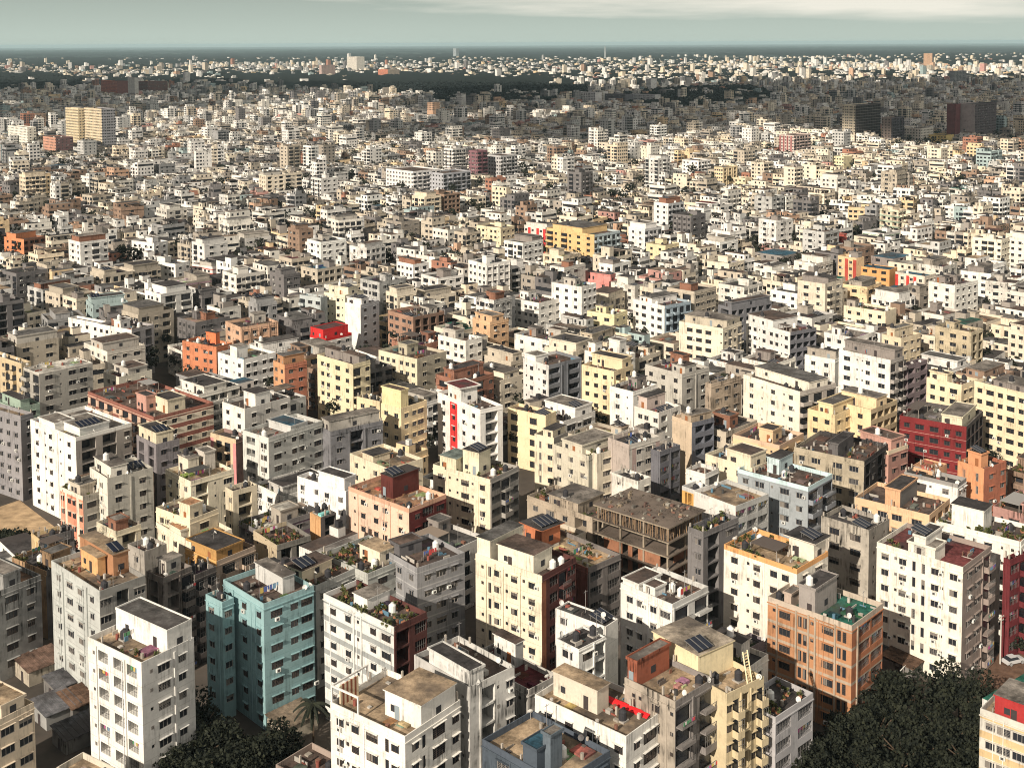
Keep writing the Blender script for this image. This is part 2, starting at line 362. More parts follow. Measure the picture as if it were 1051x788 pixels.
def put_ops(root, ops, face, L, lod, rnd, col, balk, dark, rail, cnt):
    for (ch, s, z, w, h, dep) in ops:
        if face == 0: loc = lambda d=0: (d, L - s, z); rz = -pi / 2
        else: loc = lambda d=0: (s, d, z); rz = 0
        if ch in 'wWArstG':
            cnt[0] += 1
            if lod == 0:
                o = link('window', win_frame(w, h, dark, rnd.choice((0, 0, 3))), root, loc(), rz); link('pane', win_pane(w, h, rnd.choice((0, 0, 0, 0, 1, 2))), o)
            else: link('window', win_far(w, h, dark), root, loc(), rz)
            if ch == 'A' or (ch in 'wW' and rnd.random() < .13):
                link('air_conditioner', ac_mesh(), root, (loc()[0], loc()[1], z - .62) if rnd.random() < .5 else ((loc()[0], loc()[1] - w / 2 - .5, z + .3) if face == 0 else (s + w / 2 + .5, 0, z + .3)), rz)
        elif ch == 'b':
            k = 0 if rnd.random() < balk else 1
            b = link('balcony', balcony_mesh(w, col, k), root, loc(), rz)
            link('door', win_pane(round(w * .8, 1), h), root, (loc(.05)[0], loc(.05)[1], z), rz)
            if lod == 0 and (k == 1 or rail): link('railing', rail_mesh(w, k == 0), b)
            if lod == 0 and rnd.random() < .3: laundry(b, w, rnd)
        elif ch == 'B' and lod == 0:
            link('railing', cached(('rb', w, h), lambda: rail_flat(w, h)), root, loc(.06), rz)
            if rnd.random() < .25:
                g = Q(); x = -w / 2 + .3
                while x < w / 2 - .4: ww = rnd.uniform(.25, .6); g.box(x, x + ww, .5, .53, h - .9 - rnd.random() * .3, h - .2, rnd.choice(CLOTH)); x += ww + .12
                g.build('laundry', ['paint'], root, loc(), rz)
        elif ch == 'D' and False: pass
CLOTH = [(.6, .08, .08), (.7, .68, .65), (.1, .15, .4), (.65, .5, .15), (.1, .3, .15), (.5, .1, .3), (.75, .72, .7), (.2, .35, .5)]
def rail_flat(w, h):
    q = Q(); n = max(3, int(w / .42))
    for i in range(n + 1): x = -w / 2 + .03 + (w - .06) * i / n; q.box(x - .02, x + .02, 0, .04, 0, h)
    q.box(-w / 2, w / 2, -.005, .045, h * .45, h * .45 + .05); return q.mesh('railing', ['metal'])
def laundry(b, w, rnd):
    g = Q(); x = -w / 2 + .2
    while x < w / 2 - .4: ww = rnd.uniform(.25, .55); g.box(x, x + ww, -1.24, -1.21, .45 + rnd.random() * .2, 1.02, rnd.choice(CLOTH)); x += ww + .1
    g.build('laundry', ['paint'], b)

PLANT_SPOTS = []
def building(name, label, cat, N0, th, L, W, h, fl, wall, roof, Lp, Rp, lod=0, seed=0, wr=None, acc=None, bands=None, T=(), g=0, sol=None, tank=None, par=.95, old=False, group='apartment buildings of the dense city', dark=None, balk=.6, auto=True, rb=None, parw=None, cols=0, tank_on=True, short=None, rail=True, grille=False):
    rnd = random.Random(seed * 7919 + 13); root = empty(name, (N0[0], N0[1], 0), pi / 2 - th); tag(root, label, cat, group)
    wr = wr or wall; zr = h - par; wmat = 'wall_old' if old else 'wall'; dark = rnd.random() < .45 if dark is None else dark
    nf = int(zr / FH + .01); z0 = max(0, zr - nf * FH)      # ground plinth takes the remainder
    q = Q(); opL, opR = [], []
    wall_face(q, L, lambda s, d: (d, L - s), zr, nf, Lp, wall, acc, bands, opL, z0, rnd=rnd)
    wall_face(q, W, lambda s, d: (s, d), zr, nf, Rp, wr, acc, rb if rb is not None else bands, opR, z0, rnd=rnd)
    if z0 > .02:
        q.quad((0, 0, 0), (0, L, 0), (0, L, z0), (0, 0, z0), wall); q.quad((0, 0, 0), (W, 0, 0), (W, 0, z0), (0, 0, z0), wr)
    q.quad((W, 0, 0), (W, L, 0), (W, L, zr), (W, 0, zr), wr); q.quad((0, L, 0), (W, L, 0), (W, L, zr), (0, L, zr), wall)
    if rnd.random() < .5:
        zc = zr - .02
        q.box(-.12, 0, -.12, L + .12, zc - .18, zc, wall); q.box(0, W + .12, -.12, 0, zc - .18, zc, wr)
    q.build('wall', [wmat, 'glass'], root)
    r = Q(); r.quad((0, 0, zr), (W, 0, zr), (W, L, zr), (0, L, zr), roof)
    if auto or lod < 2:     # low kerbs, slab patches and rubble lying on the roof
        for i in range(int(L * W / 45) + 1):
            a, b = rnd.uniform(.5, max(.6, W - 3)), rnd.uniform(.5, max(.6, L - 3)); e, f = rnd.uniform(.4, 3), rnd.uniform(.4, 3)
            if a + e > W - .3 or b + f > L - .3: continue
            r.box(a, a + e, b, b + f, zr, zr + rnd.choice((.03, .06, .3, .5)), tuple(x * rnd.uniform(.5, 1.6) for x in roof))
    r.build('roof', ['roof'], root)
    if par > .1:
        p = Q(); t = .16; pc = parw or wall; pr = parw or wr
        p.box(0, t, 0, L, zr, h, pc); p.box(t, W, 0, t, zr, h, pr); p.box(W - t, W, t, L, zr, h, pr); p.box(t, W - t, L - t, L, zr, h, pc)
        p.build('parapet', [wmat], root)
    cnt = [0]
    put_ops(root, opL, 0, L, lod, rnd, wall, balk, dark, rail, cnt); put_ops(root, opR, 1, L, lod, rnd, wr, balk, dark, rail, cnt)
    if lod == 0:
        for i in range(2):
            y = rnd.uniform(.15, .9) * L; c = Q(); c.box(-.14, -.02, y, y + .12, .3, zr, tuple(min(.8, x * 1.1) for x in wall)); c.build('drain_pipe', ['paint'], root)
    occ = []
    for (lx, cx, cy, rx, dh, tw, tr, *op) in T:
        op = op[0] if op else {}
        z1 = h + dh if not op.get('abs') else zr + dh
        n1, _, l1, w1 = fit((lx, None), (cx, cy), (rx, None), z1, th)
        d = n1 - N0; u = np.array([-cos(th), sin(th), 0]); v = np.array([sin(th), cos(th), 0])
        x0, y0 = float(d @ v), float(d @ u)
        x0 = max(.22, min(x0, W - 2)); y0 = max(.22, min(y0, L - 2)); x1 = min(W - .2, x0 + w1); y1 = min(L - .2, y0 + l1)
        if op.get('flush') == 1: x0 = min(x0, .22)
        if op.get('flush') == 2: y0 = .2; x1 = W - .2
        room(root, x0, x1, y0, y1, zr, z1 - .18, K.get(tw, tw), RF.get(tr, tr), rnd, lod, wmat, sol=op.get('sol', 0), tank=op.get('tank', 0), door=op.get('door', True), wr=K.get(op['wr']) if 'wr' in op else None, over=op.get('over', .22))
        occ.append((x0, x1, y0, y1))
    if auto and not T and W > 5 and L > 5:
        for i in range(rnd.choice((1, 1, 2))):
            rw, rl = (min(W * .5, rnd.uniform(2.6, 5)), min(L * .5, rnd.uniform(3, 6))) if i or rnd.random() < .45 else ((W * rnd.uniform(.35, .7), L * .96) if rnd.random() < .5 else (W * .96, L * rnd.uniform(.35, .7))); rw = min(rw, W - .7); rl = min(rl, L - .7); x0, y0 = rnd.uniform(.3, W - rw - .3), rnd.uniform(.3, L - rl - .3)
            if any(x0 < o[1] + .4 and o[0] < x0 + rw + .4 and y0 < o[3] + .4 and o[2] < y0 + rl + .4 for o in occ): continue
            room(root, x0, x0 + rw, y0, y0 + rl, zr, zr + rnd.choice((2.5, 2.7, 3.2)), rnd.choice((wall, wall, wall, wall, wall, (.5, .47, .42), (.4, .36, .31), (.28, .25, .23), tuple(x * .7 for x in wall), (.3, .15, .1))), rnd.choice((RF['d'], RF['g'], RF['c'], roof)), rnd, lod, wmat, sol=rnd.choice((0,) * 9 + (3,)), tank=rnd.choice((0, 1, 1)))
            occ.append((x0, x0 + rw, y0, y0 + rl))
    def spot(m):
        for _ in range(12):
            x, y = rnd.uniform(m, max(m + .1, W - m)), rnd.uniform(m, max(m + .1, L - m))
            if not any(o[0] - m < x < o[1] + m and o[2] - m < y < o[3] + m for o in occ): occ.append((x - m * .7, x + m * .7, y - m * .7, y + m * .7)); return x, y
    if auto and W > 6 and L > 6 and rnd.random() < .45:       # sheet canopy on posts
        cw, cl = rnd.uniform(2.4, W * .55), rnd.uniform(2.4, L * .5); x, y = rnd.uniform(.2, W - cw - .2), rnd.uniform(.2, L - cl - .2)
        if not any(x < o[1] + .2 and o[0] < x + cw + .2 and y < o[3] + .2 and o[2] < y + cl + .2 for o in occ):
            c4 = Q(); zc = zr + rnd.uniform(2.1, 2.6); tp = rnd.choice(((.10, .08, .07), (.06, .06, .06), (.25, .2, .16), (.3, .29, .28), (.12, .06, .05)))
            c4.box(x, x + cw, y, y + cl, zc, zc + .08, tp)
            for xx in (x, x + cw - .12):
                for yy in (y, y + cl - .12): c4.box(xx, xx + .12, yy, yy + .12, zr, zc, (.3, .27, .24))
            c4.build('canopy', ['paint'], root); occ.append((x, x + cw, y, y + cl))
    if lod < 2:      # clutter: pipe runs, low walls, drums, boards
        q3 = Q()
        for i in range(int(L * W / (9 if lod == 0 else 16))):
            x, y = rnd.uniform(.3, W - 1.2), rnd.uniform(.3, L - 1.2); t_ = rnd.random()
            if any(o[0] - .8 < x < o[1] and o[2] - .8 < y < o[3] for o in occ): continue
            cc = rnd.choice(((.05, .05, .05), (.3, .27, .23), (.45, .42, .38), (.2, .1, .07), (.12, .1, .09), (.35, .33, .3), (.25, .08, .06), (.1, .2, .28)))
            if t_ < .3: q3.box(x, x + rnd.uniform(.5, 2.2) if x < W - 2.6 else x + .6, y, y + .12, zr, zr + rnd.uniform(.2, .9), cc)
            elif t_ < .5: q3.box(x, x + .12, y, min(L - .3, y + rnd.uniform(.8, 3)), zr, zr + rnd.uniform(.1, .8), cc)
            elif t_ < .7: q3.cyl(x, y, zr, zr + .85, .28, .28, 8, cc)
            else: q3.box(x, x + rnd.uniform(.2, .9), y, y + rnd.uniform(.2, .9), zr, zr + rnd.uniform(.15, .8), cc)
        if q3.c: tag(q3.build('rooftop_clutter', ['paint'], root), kind='stuff')
    for i in range(rnd.choice((0, 1, 2)) if tank is None else tank):
        s = spot(.9)
        if s: link('water_tank', tank_mesh(rnd.random() < .35), root, (s[0], s[1], zr))
    if (sol if sol is not None else rnd.choice((0,) * 9 + (3,))):
        s = spot(2.2)
        if s:
            for i in range(sol or 3): link('solar_panel', solar_mesh(), root, (s[0] - 1.7 + 1.15 * i, s[1] - 1.7, zr))
    if lod < 2:     # starter columns left for the next storey
        for i in range(rnd.choice((0, 0, 2, 4, 6)) if not cols else cols):
            x, y = rnd.choice((.25, W * .33, W * .66, W - .45)), rnd.choice((.25, L * .25, L * .5, L * .75, L - .45))
            c = Q(); c.box(x, x + .28, y, y + .28, h + .002, h + rnd.uniform(.5, 1.3), (.4, .36, .31)); c.build('starter_column', ['paint'], root)
    if lod < 2:
        for i in range(rnd.choice((0, 1, 2, 3))):
            x, y = rnd.uniform(.4, W - .4), rnd.choice((.35, L - .4, rnd.uniform(.4, L - .4)))
            link('satellite_dish', dish_mesh(), root, (x, y, zr), rnd.random() * 6)
        for i in range(rnd.choice((0, 1, 1, 2))):
            x, y = rnd.uniform(.4, W - .4), rnd.uniform(.4, L - .4); a = Q(); hh = rnd.uniform(2.5, 4.5); a.box(x, x + .06, y, y + .06, zr, zr + hh, (.3, .29, .28))
            a.box(x - .5, x + .56, y, y + .05, zr + hh - .3, zr + hh - .25, (.3, .29, .28)); a.build('aerial', ['paint'], root)
        if rnd.random() < .4 and W > 7 and L > 7:
            y = rnd.uniform(1, L - 1); x = rnd.uniform(.5, W * .4); q2 = Q(); e = x + rnd.uniform(2.5, 4.5)
            for xx in (x, e): q2.box(xx, xx + .06, y, y + .06, zr, zr + 1.9, (.3, .29, .28))
            q2.box(x, e, y + .02, y + .04, zr + 1.85, zr + 1.88, (.3, .29, .28)); xx = x + .1
            while xx < e - .5: w_ = rnd.uniform(.3, .7); q2.box(xx, xx + w_, y + .01, y + .05, zr + 1.85 - rnd.uniform(.5, 1.1), zr + 1.84, rnd.choice(CLOTH)); xx += w_ + .15
            q2.build('clothes_line', ['paint'], root)
    for i in range(g):
        s = spot(.45) if i % 3 else (rnd.uniform(.4, .9), rnd.uniform(.5, L - .5))
        if s:
            p = Matrix.Rotation(pi / 2 - th, 4, 'Z') @ Vector((s[0], s[1], zr)) + Vector((N0[0], N0[1], 0)); PLANT_SPOTS.append((p, rnd.uniform(.6, 1.5), short or 'city block'))
    return root, cnt[0]
# ------------------------------------------------------------------ the buildings one can tell apart in the photograph
# short name, label, top-corner pixels (left end, near corner, right end), storeys, wall, roof, bays of the left and right facade
HB = []
def H(short, label, l, c, r, fl, wall, roof, Lp, Rp, **kw): HB.append((short, label, l, c, r, fl, wall, roof, Lp, Rp, kw))
# ---- bottom rows
H('the white balcony block', 'white seven-storey block with planted balconies, tan roof and raised white rear storey', (90,653), (145,680), (199,651), 7, 'w','t', '-s|B-B|B-','-sW|w-', T=[(124,177,650.5,198,2.9,'w','g',{'flush':2,'over':.05})], g=3, seed=3, bands=((.5,.48,.45),0,.07), wr=(.66,.65,.62))
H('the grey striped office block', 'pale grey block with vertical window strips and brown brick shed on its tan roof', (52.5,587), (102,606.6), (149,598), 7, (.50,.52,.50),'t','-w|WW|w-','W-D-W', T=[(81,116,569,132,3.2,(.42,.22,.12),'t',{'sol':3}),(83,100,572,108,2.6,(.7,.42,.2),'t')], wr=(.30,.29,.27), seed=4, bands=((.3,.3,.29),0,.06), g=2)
H('the mottled grey corner block', 'mottled grey block with orange-tinted roof cut by the left photo edge', (-45,590), (-3,607), (42,590), 5.3, 'g','p','-w-w-w','-W-w-', old=1, seed=5, sol=0, tank=0)
H('the cream brown-windowed block', 'cream block with brown window bays at the bottom left corner', (-75,735), (-28,752), (35,722), 4.6, (.70,.60,.47),'t','WW','-WWW', T=[], seed=6, wr=(.7,.6,.47), sol=0)
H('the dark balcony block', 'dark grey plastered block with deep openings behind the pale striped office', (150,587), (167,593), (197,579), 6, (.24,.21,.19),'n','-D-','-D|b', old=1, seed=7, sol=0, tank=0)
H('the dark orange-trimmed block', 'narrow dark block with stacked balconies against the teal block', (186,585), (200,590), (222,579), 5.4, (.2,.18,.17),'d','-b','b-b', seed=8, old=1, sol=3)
H('the teal block', 'teal seven-storey block with dark ribbon windows and dark roof', (229,601), (270.5,619.6), (322,605), 7, 't','n','w|-w-w','-W-wW', T=[(262,290,592,302,2.2,'l','c',{'door':False})], seed=9, bands=((.2,.33,.35),0,.06), parw=(.30,.46,.48), dark=True)
H('the teal stair tower', 'narrow teal stair tower joined to the west side of the teal block', (211,611), (228,618), (240,612), 6.6, 't','n','w-','w', seed=10, auto=False)
H('the grey and white banded block', 'white block with grey storey bands and a brown-red brick corner', (332,607), (404,643.5), (438,624), 7, (.74,.74,.71),'x' and 'n','-w-w|s|-wW','|D-B', bands=((.34,.36,.36),2.45,.35), rb=False, T=[(363,377,614,400,1.2,'w','c',{'door':False})], wr=(.11,.045,.04), g=34, seed=11)
H('the shed-roofed grey block', 'grey block with a brown deck and cream sheds on its roof', (283,584), (324,601), (368,580), 6, (.42,.42,.40),'n','-w-','-w-w', T=[(283,300,590,331,1.6,'q','n',{'sol':3})], g=16, seed=12)
H('the garden-roofed grey block', 'light grey block with roof garden and a cream roof hut', (330,567), (377.4,588.7), (426,567.4), 6, (.47,.48,.45),'n','-w-','-WsW', T=[(369,390,566,406,2.0,'c','t')], g=34, seed=13, bands=((.3,.3,.29),0,.08))
H('the grey block with banded windows', 'grey block with wide windows and pale storey lines beside the tall cream block', (392,566), (428,583), (477,570), 6.4, (.30,.30,.31),'n','-w-','-wWw-', bands=((.45,.45,.45),2.9,.1), T=[(400,410,560,433,1.5,'d','n')], seed=14)
H('the tall cream block', 'tall cream block with grooved storeys, white penthouse and brick side wall', (488,566), (556,591), (591,567), 7, (.82,.74,.58),'n','-s|tw|sw|sA-','R-BbB', wr=(.11,.045,.04), acc=(.35,.14,.08), bands=((.55,.48,.38),0,.07), rb=False, T=[(488,506,553,536,3.3,(.82,.76,.62),'g',{'flush':1,'door':False}),(511,547.5,569.5,566.5,2.9,(.82,.76,.62),'n')], seed=15)
H('the terracotta hut block', 'brown block with a tan roof deck and a terracotta hut carrying solar panels', (531,553), (603,583), (637,570), 5.6, (.25,.1,.075),'t','--','|B-B', T=[(531,556,543,575,3.0,(.55,.2,.1),'d',{'sol':4,'over':.7})], wr=(.2,.18,.17), g=8, seed=16)
H('the white rooftop-box block', 'white two-window-row block with boxy stepped roofs under the concrete frame', (637,600), (690,620), (727,604), 6, 'w','n','-ww-wW','|b-b', T=[(637,653,601,676,.9,'w','n',{'door':False}),(660,672,604,683,.7,'w','n',{'door':False})], seed=17, wr=(.6,.6,.58))
H('the dark-roofed white annex', 'long white annex with black roof between the cream tower and the white box', (570,627), (621.6,643), (634.5,638), 6.4, 'w','d','-w---','-', seed=18, auto=False, par=.3, bands=((.5,.5,.48),0,.05))
H('the white cube house', 'small white cube with dark roof and wired edges standing on lower roofs', (571,655.8), (594,666.4), (621.6,654), 6.2, (.75,.75,.72),'d','-W-','-W|D', seed=19, auto=False, par=.3)
H('the dark-red roof house', 'grey block with dark red roof deck and a white and grey hut', (478,675), (543,707.5), (572,694), 5.3, (.5,.48,.45),'r','-s-|','-w|D', T=[(511,533,658,554.6,3.2,'w','n',{'wr':'g'})], seed=20, old=1)
H('the red awning block', 'white six-storey block with a red tarp strip lying on its tan roof', (549,718.6), (642.7,755.5), (686,734), 6, (.80,.78,.73),'t','-w-w-W-w','-wGw', T=[(568,613,707.5,624.6,2.9,(.66,.60,.50),'t')], seed=21, bands=((.55,.52,.48),0,.05))
H('the stained tan roof block', 'grey-brown block with wide red-stained tan roof and deep balconies', (641,700), (693,720), (733,702), 7, (.42,.37,.31),'t','-ss-w-s','b|-b', wr=(.24,.22,.21), T=[(618,628,667,661.6,3.0,(.3,.1,.06),'c')], old=1, seed=22, sol=0, balk=.2)
H('the pale yellow block', 'pale yellow block with a raised yellow roof storey, solar panels and sloping steps', (668,668), (746,712), (784,696), 6.7, (.62,.52,.34),'t','---','wb|D|wb', T=[(662,708,676,746,3.4,(.78,.67,.44),(.40,.34,.27),{'door':False,'sol':3})], seed=23, sol=0, balk=1)
H('the grey weedy roof block', 'low grey block with weeds on its roof and long balcony bands', (757,723), (796,736), (834.7,717), 4.6, (.42,.41,.42),'x' and 'd','-w-','B-B', seed=24, g=18, auto=False)
H('the brick block', 'orange brick block with pale concrete bands and a green roof', (788,615.6), (874.5,642), (906.6,627.5), 6, 'k' and (.46,.235,.125),'G','-s|W-|tt|s|-W|tt-','-|BB', bands=((.43,.35,.27),2.55,.0), acc=(.43,.35,.27), wr=(.42,.17,.09), T=[(820,836.7,605,859,4.0,(.33,.30,.28),'d',{'tank':1}),(805,812,610,822,1.6,(.5,.4,.33),'c',{'door':False})], seed=25, parw=(.52,.44,.36))
H('the peach-topped white block', 'white seven-storey block with orange band round its tan roof', (743,561.5), (818,584), (850,572), 7, (.80,.75,.66),'t','-w-sw-ww-','-w-W-', parw=(.72,.38,.16), T=[(810,835.4,556,851,3.0,(.76,.70,.6),'d',{'sol':3,'over':.8})], g=14, seed=26, bands=((.72,.40,.18),20.2,21.3) and None)
H('the bare concrete-grey block', 'plain beige-grey block with blank stained side wall and crenellated parapet', (843,530), (892,544), (913,534), 6.5, (.47,.43,.37),'d','-W-W-','-s-', old=1, wr=(.36,.33,.29), seed=27, auto=False, cols=6)
H('the big cream-white block', 'big cream-white block with shaded brownish side facade and maroon rear roof', (900,558.6), (988.4,582), (1017,567), 7, (.83,.79,.69),'M','-w-sA-t-t-As-w-','-WW|b', wr=(.32,.26,.23), T=[(929,956.5,565.5,967,1.8,(.83,.79,.69),'c',{'flush':1,'door':False}),(932,944,556,961,3.4,(.8,.77,.7),'d',{'sol':3})], seed=28, g=4)  # brownish side colour also carries the shade on that face
H('the long white block', 'long white block with windowless penthouse and planted dark roof at the right side', (961,536.5), (1048,556), (1064,548), 6.6, (.80,.77,.70),'n','-wW-t-w-s-s-','-W', T=[(977,1009.7,524,1018,3.6,(.82,.79,.72),'d',{'door':False})], g=26, seed=29)
H('the crimson lattice block', 'crimson block with arched lattice balconies cut by the right photo edge', (1030,571), (1037,574.6), (1066,562), 6, (.15,.03,.035),'d','-','BbB', seed=30, balk=1)
H('the red and yellow corner block', 'cream and orange banded block with red penthouse at the bottom right corner', (1006,731), (1078,753), (1100,742), 4.4, (.62,.60,.54),'t','-wWW-w-','-w-', bands=((.62,.46,.26),2.5,.6), T=[(1022,1080,733,1095,2.6,(.4,.04,.04),'c')], seed=31, wr=(.4,.3,.2))
H('the low purple-grey block', 'low grimy grey block sunk between the pale yellow block and the white tower', (748,660), (764,668), (786,655), 3.4, (.25,.22,.24),'d','-w','-w-w', old=1, seed=32)
H('the brown-striped white block', 'white block with roof terrace, white pergola beams and a striped brown screen', (339,718.6), (415.7,755.5), (472.5,713), 6.6, (.83,.80,.74),'t','-Asw-W-tw-','-wt-G-w', T=[(398.6,436,724.6,471,2.9,(.83,.80,.74),'t',{'flush':0})], seed=33, bands=((.6,.56,.5),0,.05), sol=0, tank=0)
H('the stained white slab block', 'stained white block with blank grey wall and a raised dark-roofed storey', (425,678), (482,705), (528,690), 7, (.52,.51,.49),'n','--s-','--|Ds-w', T=[(436,478.5,702.7,493,2.2,(.70,.69,.66),'d',{'flush':1,'door':False})], old=1, wr=(.62,.61,.58), seed=34)
H('the blue-grey bottom block', 'blue-grey block with flat tan roof and glazed roof boxes at the bottom edge', (495,765), (575,803), (626,778), 5.6, 'u','t','-W-W-','-W-W', sol=0, parw=(.085,.105,.135), T=[(528,542.4,775,562,2.6,(.075,.095,.12),'B',{'door':False}),(557,565,755,577,4.4,(.13,.16,.19),'c',{'door':False})], seed=35)
H('the brown flat-roof house', 'low house with plain brown flat roof at the bottom edge beside the palm', (283,789), (335,812), (372,789), 3.0, (.35,.28,.24),'n','-w-','-w-', seed=36, auto=False)
H('the pale bottom-edge house', 'small pale house with cream parapet below the white balcony block', (58,797), (108,812), (135,790), 3.0, (.62,.57,.48),'t','-w-','-w', seed=37, auto=False)
H('the concrete frame', 'unfinished building of bare concrete slabs, columns and props with brick infill', (612,520.5), (686,541), (721,528), 5.6, 'c','n','-','-', seed=38, frame=True)
H('the raw concrete shell', 'unplastered beige shell with empty window holes left of the bare concrete frame', (541,507), (608,531), (636,516), 4.4, (.44,.37,.29),'n','-w-W-w-D-','-D-', old=1, seed=39, cols=10, g=6)
# ---- second band
H('the cream ruin with solar', 'cream house with stained walls and solar panels before the tall beige block', (99,537), (119.5,545.7), (144.6,538), 4.6, (.68,.62,.48),'n','-w-','-D-', old=1, sol=4, seed=40)
H('the brown-roofed grey house', 'grey-beige house with rusty brown roof right above the dark balcony block', (131,559), (148,566), (171,557), 5.0, (.40,.37,.33),'n','-w-','--', old=1, seed=41, auto=False)
H('the yellow-ended dark house', 'dark long house with yellowish end wall next to the tan empty lot', (32,550), (40,553), (76,544), 4.4, (.68,.52,.30),'n','-','-D-w-', wr=(.17,.16,.16), old=1, seed=42, auto=False)
H('the dim lower house', 'dim low house with dark open roof left of the pale striped office', (12,570), (47,586), (92,565), 4.2, (.45,.30,.18),'d','-w-w-','-D-D', wr=(.14,.13,.13), old=1, seed=43, g=6)
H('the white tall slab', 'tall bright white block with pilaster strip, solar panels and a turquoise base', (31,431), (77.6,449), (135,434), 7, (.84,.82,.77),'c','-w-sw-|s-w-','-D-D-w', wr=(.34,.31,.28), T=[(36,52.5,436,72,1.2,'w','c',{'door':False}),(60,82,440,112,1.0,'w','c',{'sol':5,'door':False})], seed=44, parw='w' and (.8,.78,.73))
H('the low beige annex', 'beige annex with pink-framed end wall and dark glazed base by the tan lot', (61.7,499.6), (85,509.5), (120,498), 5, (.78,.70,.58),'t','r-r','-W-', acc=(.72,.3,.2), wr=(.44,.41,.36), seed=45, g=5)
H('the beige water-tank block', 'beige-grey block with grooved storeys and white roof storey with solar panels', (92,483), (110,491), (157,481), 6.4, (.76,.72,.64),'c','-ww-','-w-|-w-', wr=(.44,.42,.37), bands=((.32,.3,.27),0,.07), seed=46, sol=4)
H('the dark recess block', 'shadowed grey block with wide windows behind the beige grooved block', (140,446), (160,456), (184,450), 6, (.25,.23,.24),'n','-D-','-w-w', seed=47, T=[(140,158,452,176,2.6,(.7,.62,.46),'d',{'sol':3})])  # shade over this block is put into its dark wall colour
H('the grey white-trimmed block', 'grey block with white-framed windows at the left photo edge', (-30,412), (21,427), (34,421), 7, (.29,.28,.29),'t','-w-w-w-','-w', seed=48, dark=False)
H('the pale green block', 'pale green block with small windows behind the grey white-framed block', (-4,411), (16,419), (41,413), 6, (.36,.46,.38),'d','-w','-w-w-', seed=49, g=10)
H('the flat white roof block', 'grey-beige block with a flat white roof sheet and two window columns', (24,378), (40,383.5), (95,372), 7, (.42,.40,.36),'w','b-b','-W-s-WW-', seed=50, sol=0, tank=0, auto=False, par=.25, parw=(.7,.66,.6))
H('the yellow-brown edge block', 'brownish yellow block with narrow balconies cut by the left photo edge', (-12,361), (22,373), (32,369), 6, (.58,.47,.31),'d','b-b-w','-w', seed=51)
H('the brown and cream banded block', 'pinkish block with brown and cream storey bands and laundry balconies', (90,407), (158,428), (219,415), 5.3, (.66,.47,.36),'n','-b-b-b-w','-ww-w-w-', bands=((.27,.11,.085),2.4,.55), wr=(.70,.62,.50), T=[(157,172,411,190,2.9,(.74,.66,.5),'d'),(140,150,407,160,3.4,(.55,.32,.26),'d',{'sol':0})], seed=52, parw=(.3,.13,.1))
H('the pink-pillared house', 'low house with pink corner pillars, laundry and a brown roof', (216,442.5), (242,451), (256,443), 4.6, (.66,.52,.36),'n','R-b-b-R','-w', acc=(.72,.30,.30), seed=53, wr=(.3,.2,.18), auto=False)
H('the cream deck house', 'cream house with twin roof huts and starter pillars on its deck', (169.7,485), (195.6,494), (240,483), 5, (.78,.71,.56),'t','-w-w-w-','-D-s-W', T=[(183,193,470.7,204,3.0,(.72,.66,.54),'c',{'tank':1}),(201.6,210,464.6,220.7,3.6,(.6,.56,.5),'c')], cols=8, seed=54)
H('the white terrace house', 'white house with stepped white tower room on a brown deck', (228,413), (251,419.7), (298,407), 5.5, (.80,.78,.72),'n','-w-','-w-w-W', T=[(250,262,404,277,3.2,'w','d')], seed=55, wr=(.62,.6,.56))
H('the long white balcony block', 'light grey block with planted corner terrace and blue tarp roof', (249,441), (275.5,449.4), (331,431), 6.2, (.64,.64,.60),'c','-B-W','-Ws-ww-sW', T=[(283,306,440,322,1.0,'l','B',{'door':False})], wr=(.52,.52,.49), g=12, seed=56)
H('the small tank house', 'small beige house with tank hut before the planted terrace block', (231,501), (239,504), (264,498), 5, (.62,.55,.42),'n','-w','-D-', seed=57)
H('the tile-patched villa', 'cream villa with tan sheet roof and a blue painted strip', (160,535), (196,556), (238,542), 4.2, (.80,.72,.58),'t','-w-w-s-','-wW-', seed=58, T=[(172,184,545,200,1.0,(.78,.7,.55),'p',{'door':False})], auto=False)
H('the villa upper wing', 'upper wing of cream rooms with reddish roof patches behind the villa', (160,521), (195,533), (224,521), 5.2, (.80,.70,.52),'n','-ww-','-W-', T=[(181,192,521,205,2.8,(.8,.7,.52),'p')], seed=59, g=6)
H('the orange balcony house', 'low house with orange corner room and white balcony rail behind the teal block', (190,566), (222,576), (262,561), 3.6, (.72,.42,.16),'n','-w-','-b-b', wr=(.5,.4,.32), seed=60, balk=1, sol=4)
H('the planter-topped dark house', 'dark open-sided house with cream planter boxes full of greenery', (260,546), (284,559.6), (319,551), 3.6, (.5,.42,.3),'n','-s-','-D-D-', wr=(.22,.21,.19), g=20, seed=61, auto=False)
H('the orange hut', 'small orange-walled hut with pale sheet roof between the gardens', (318,526), (329,531), (345,526), 4.2, (.6,.36,.18),'w','-','-D', seed=62, auto=False, par=.2, wr=(.12,.11,.11))
H('the bright white house', 'bright white house with blank walls, one air conditioner and dark upper roof', (305,489.5), (355,504), (367.5,499), 5, (.86,.85,.83),'n','-A---w-','-', T=[(328.7,355,491,367.5,2.6,(.86,.85,.83),'d',{'flush':1,'door':False})], seed=63, auto=False)
H('the cream low-walled house', 'cream house with tan deck and a dark roof opening before the yellow tower', (359,466), (398.7,481), (434,471), 5, (.74,.66,.50),'t','-w-s-','-w-', seed=64, T=[(372,383,468,400,.9,(.7,.6,.45),'d',{'door':False})])
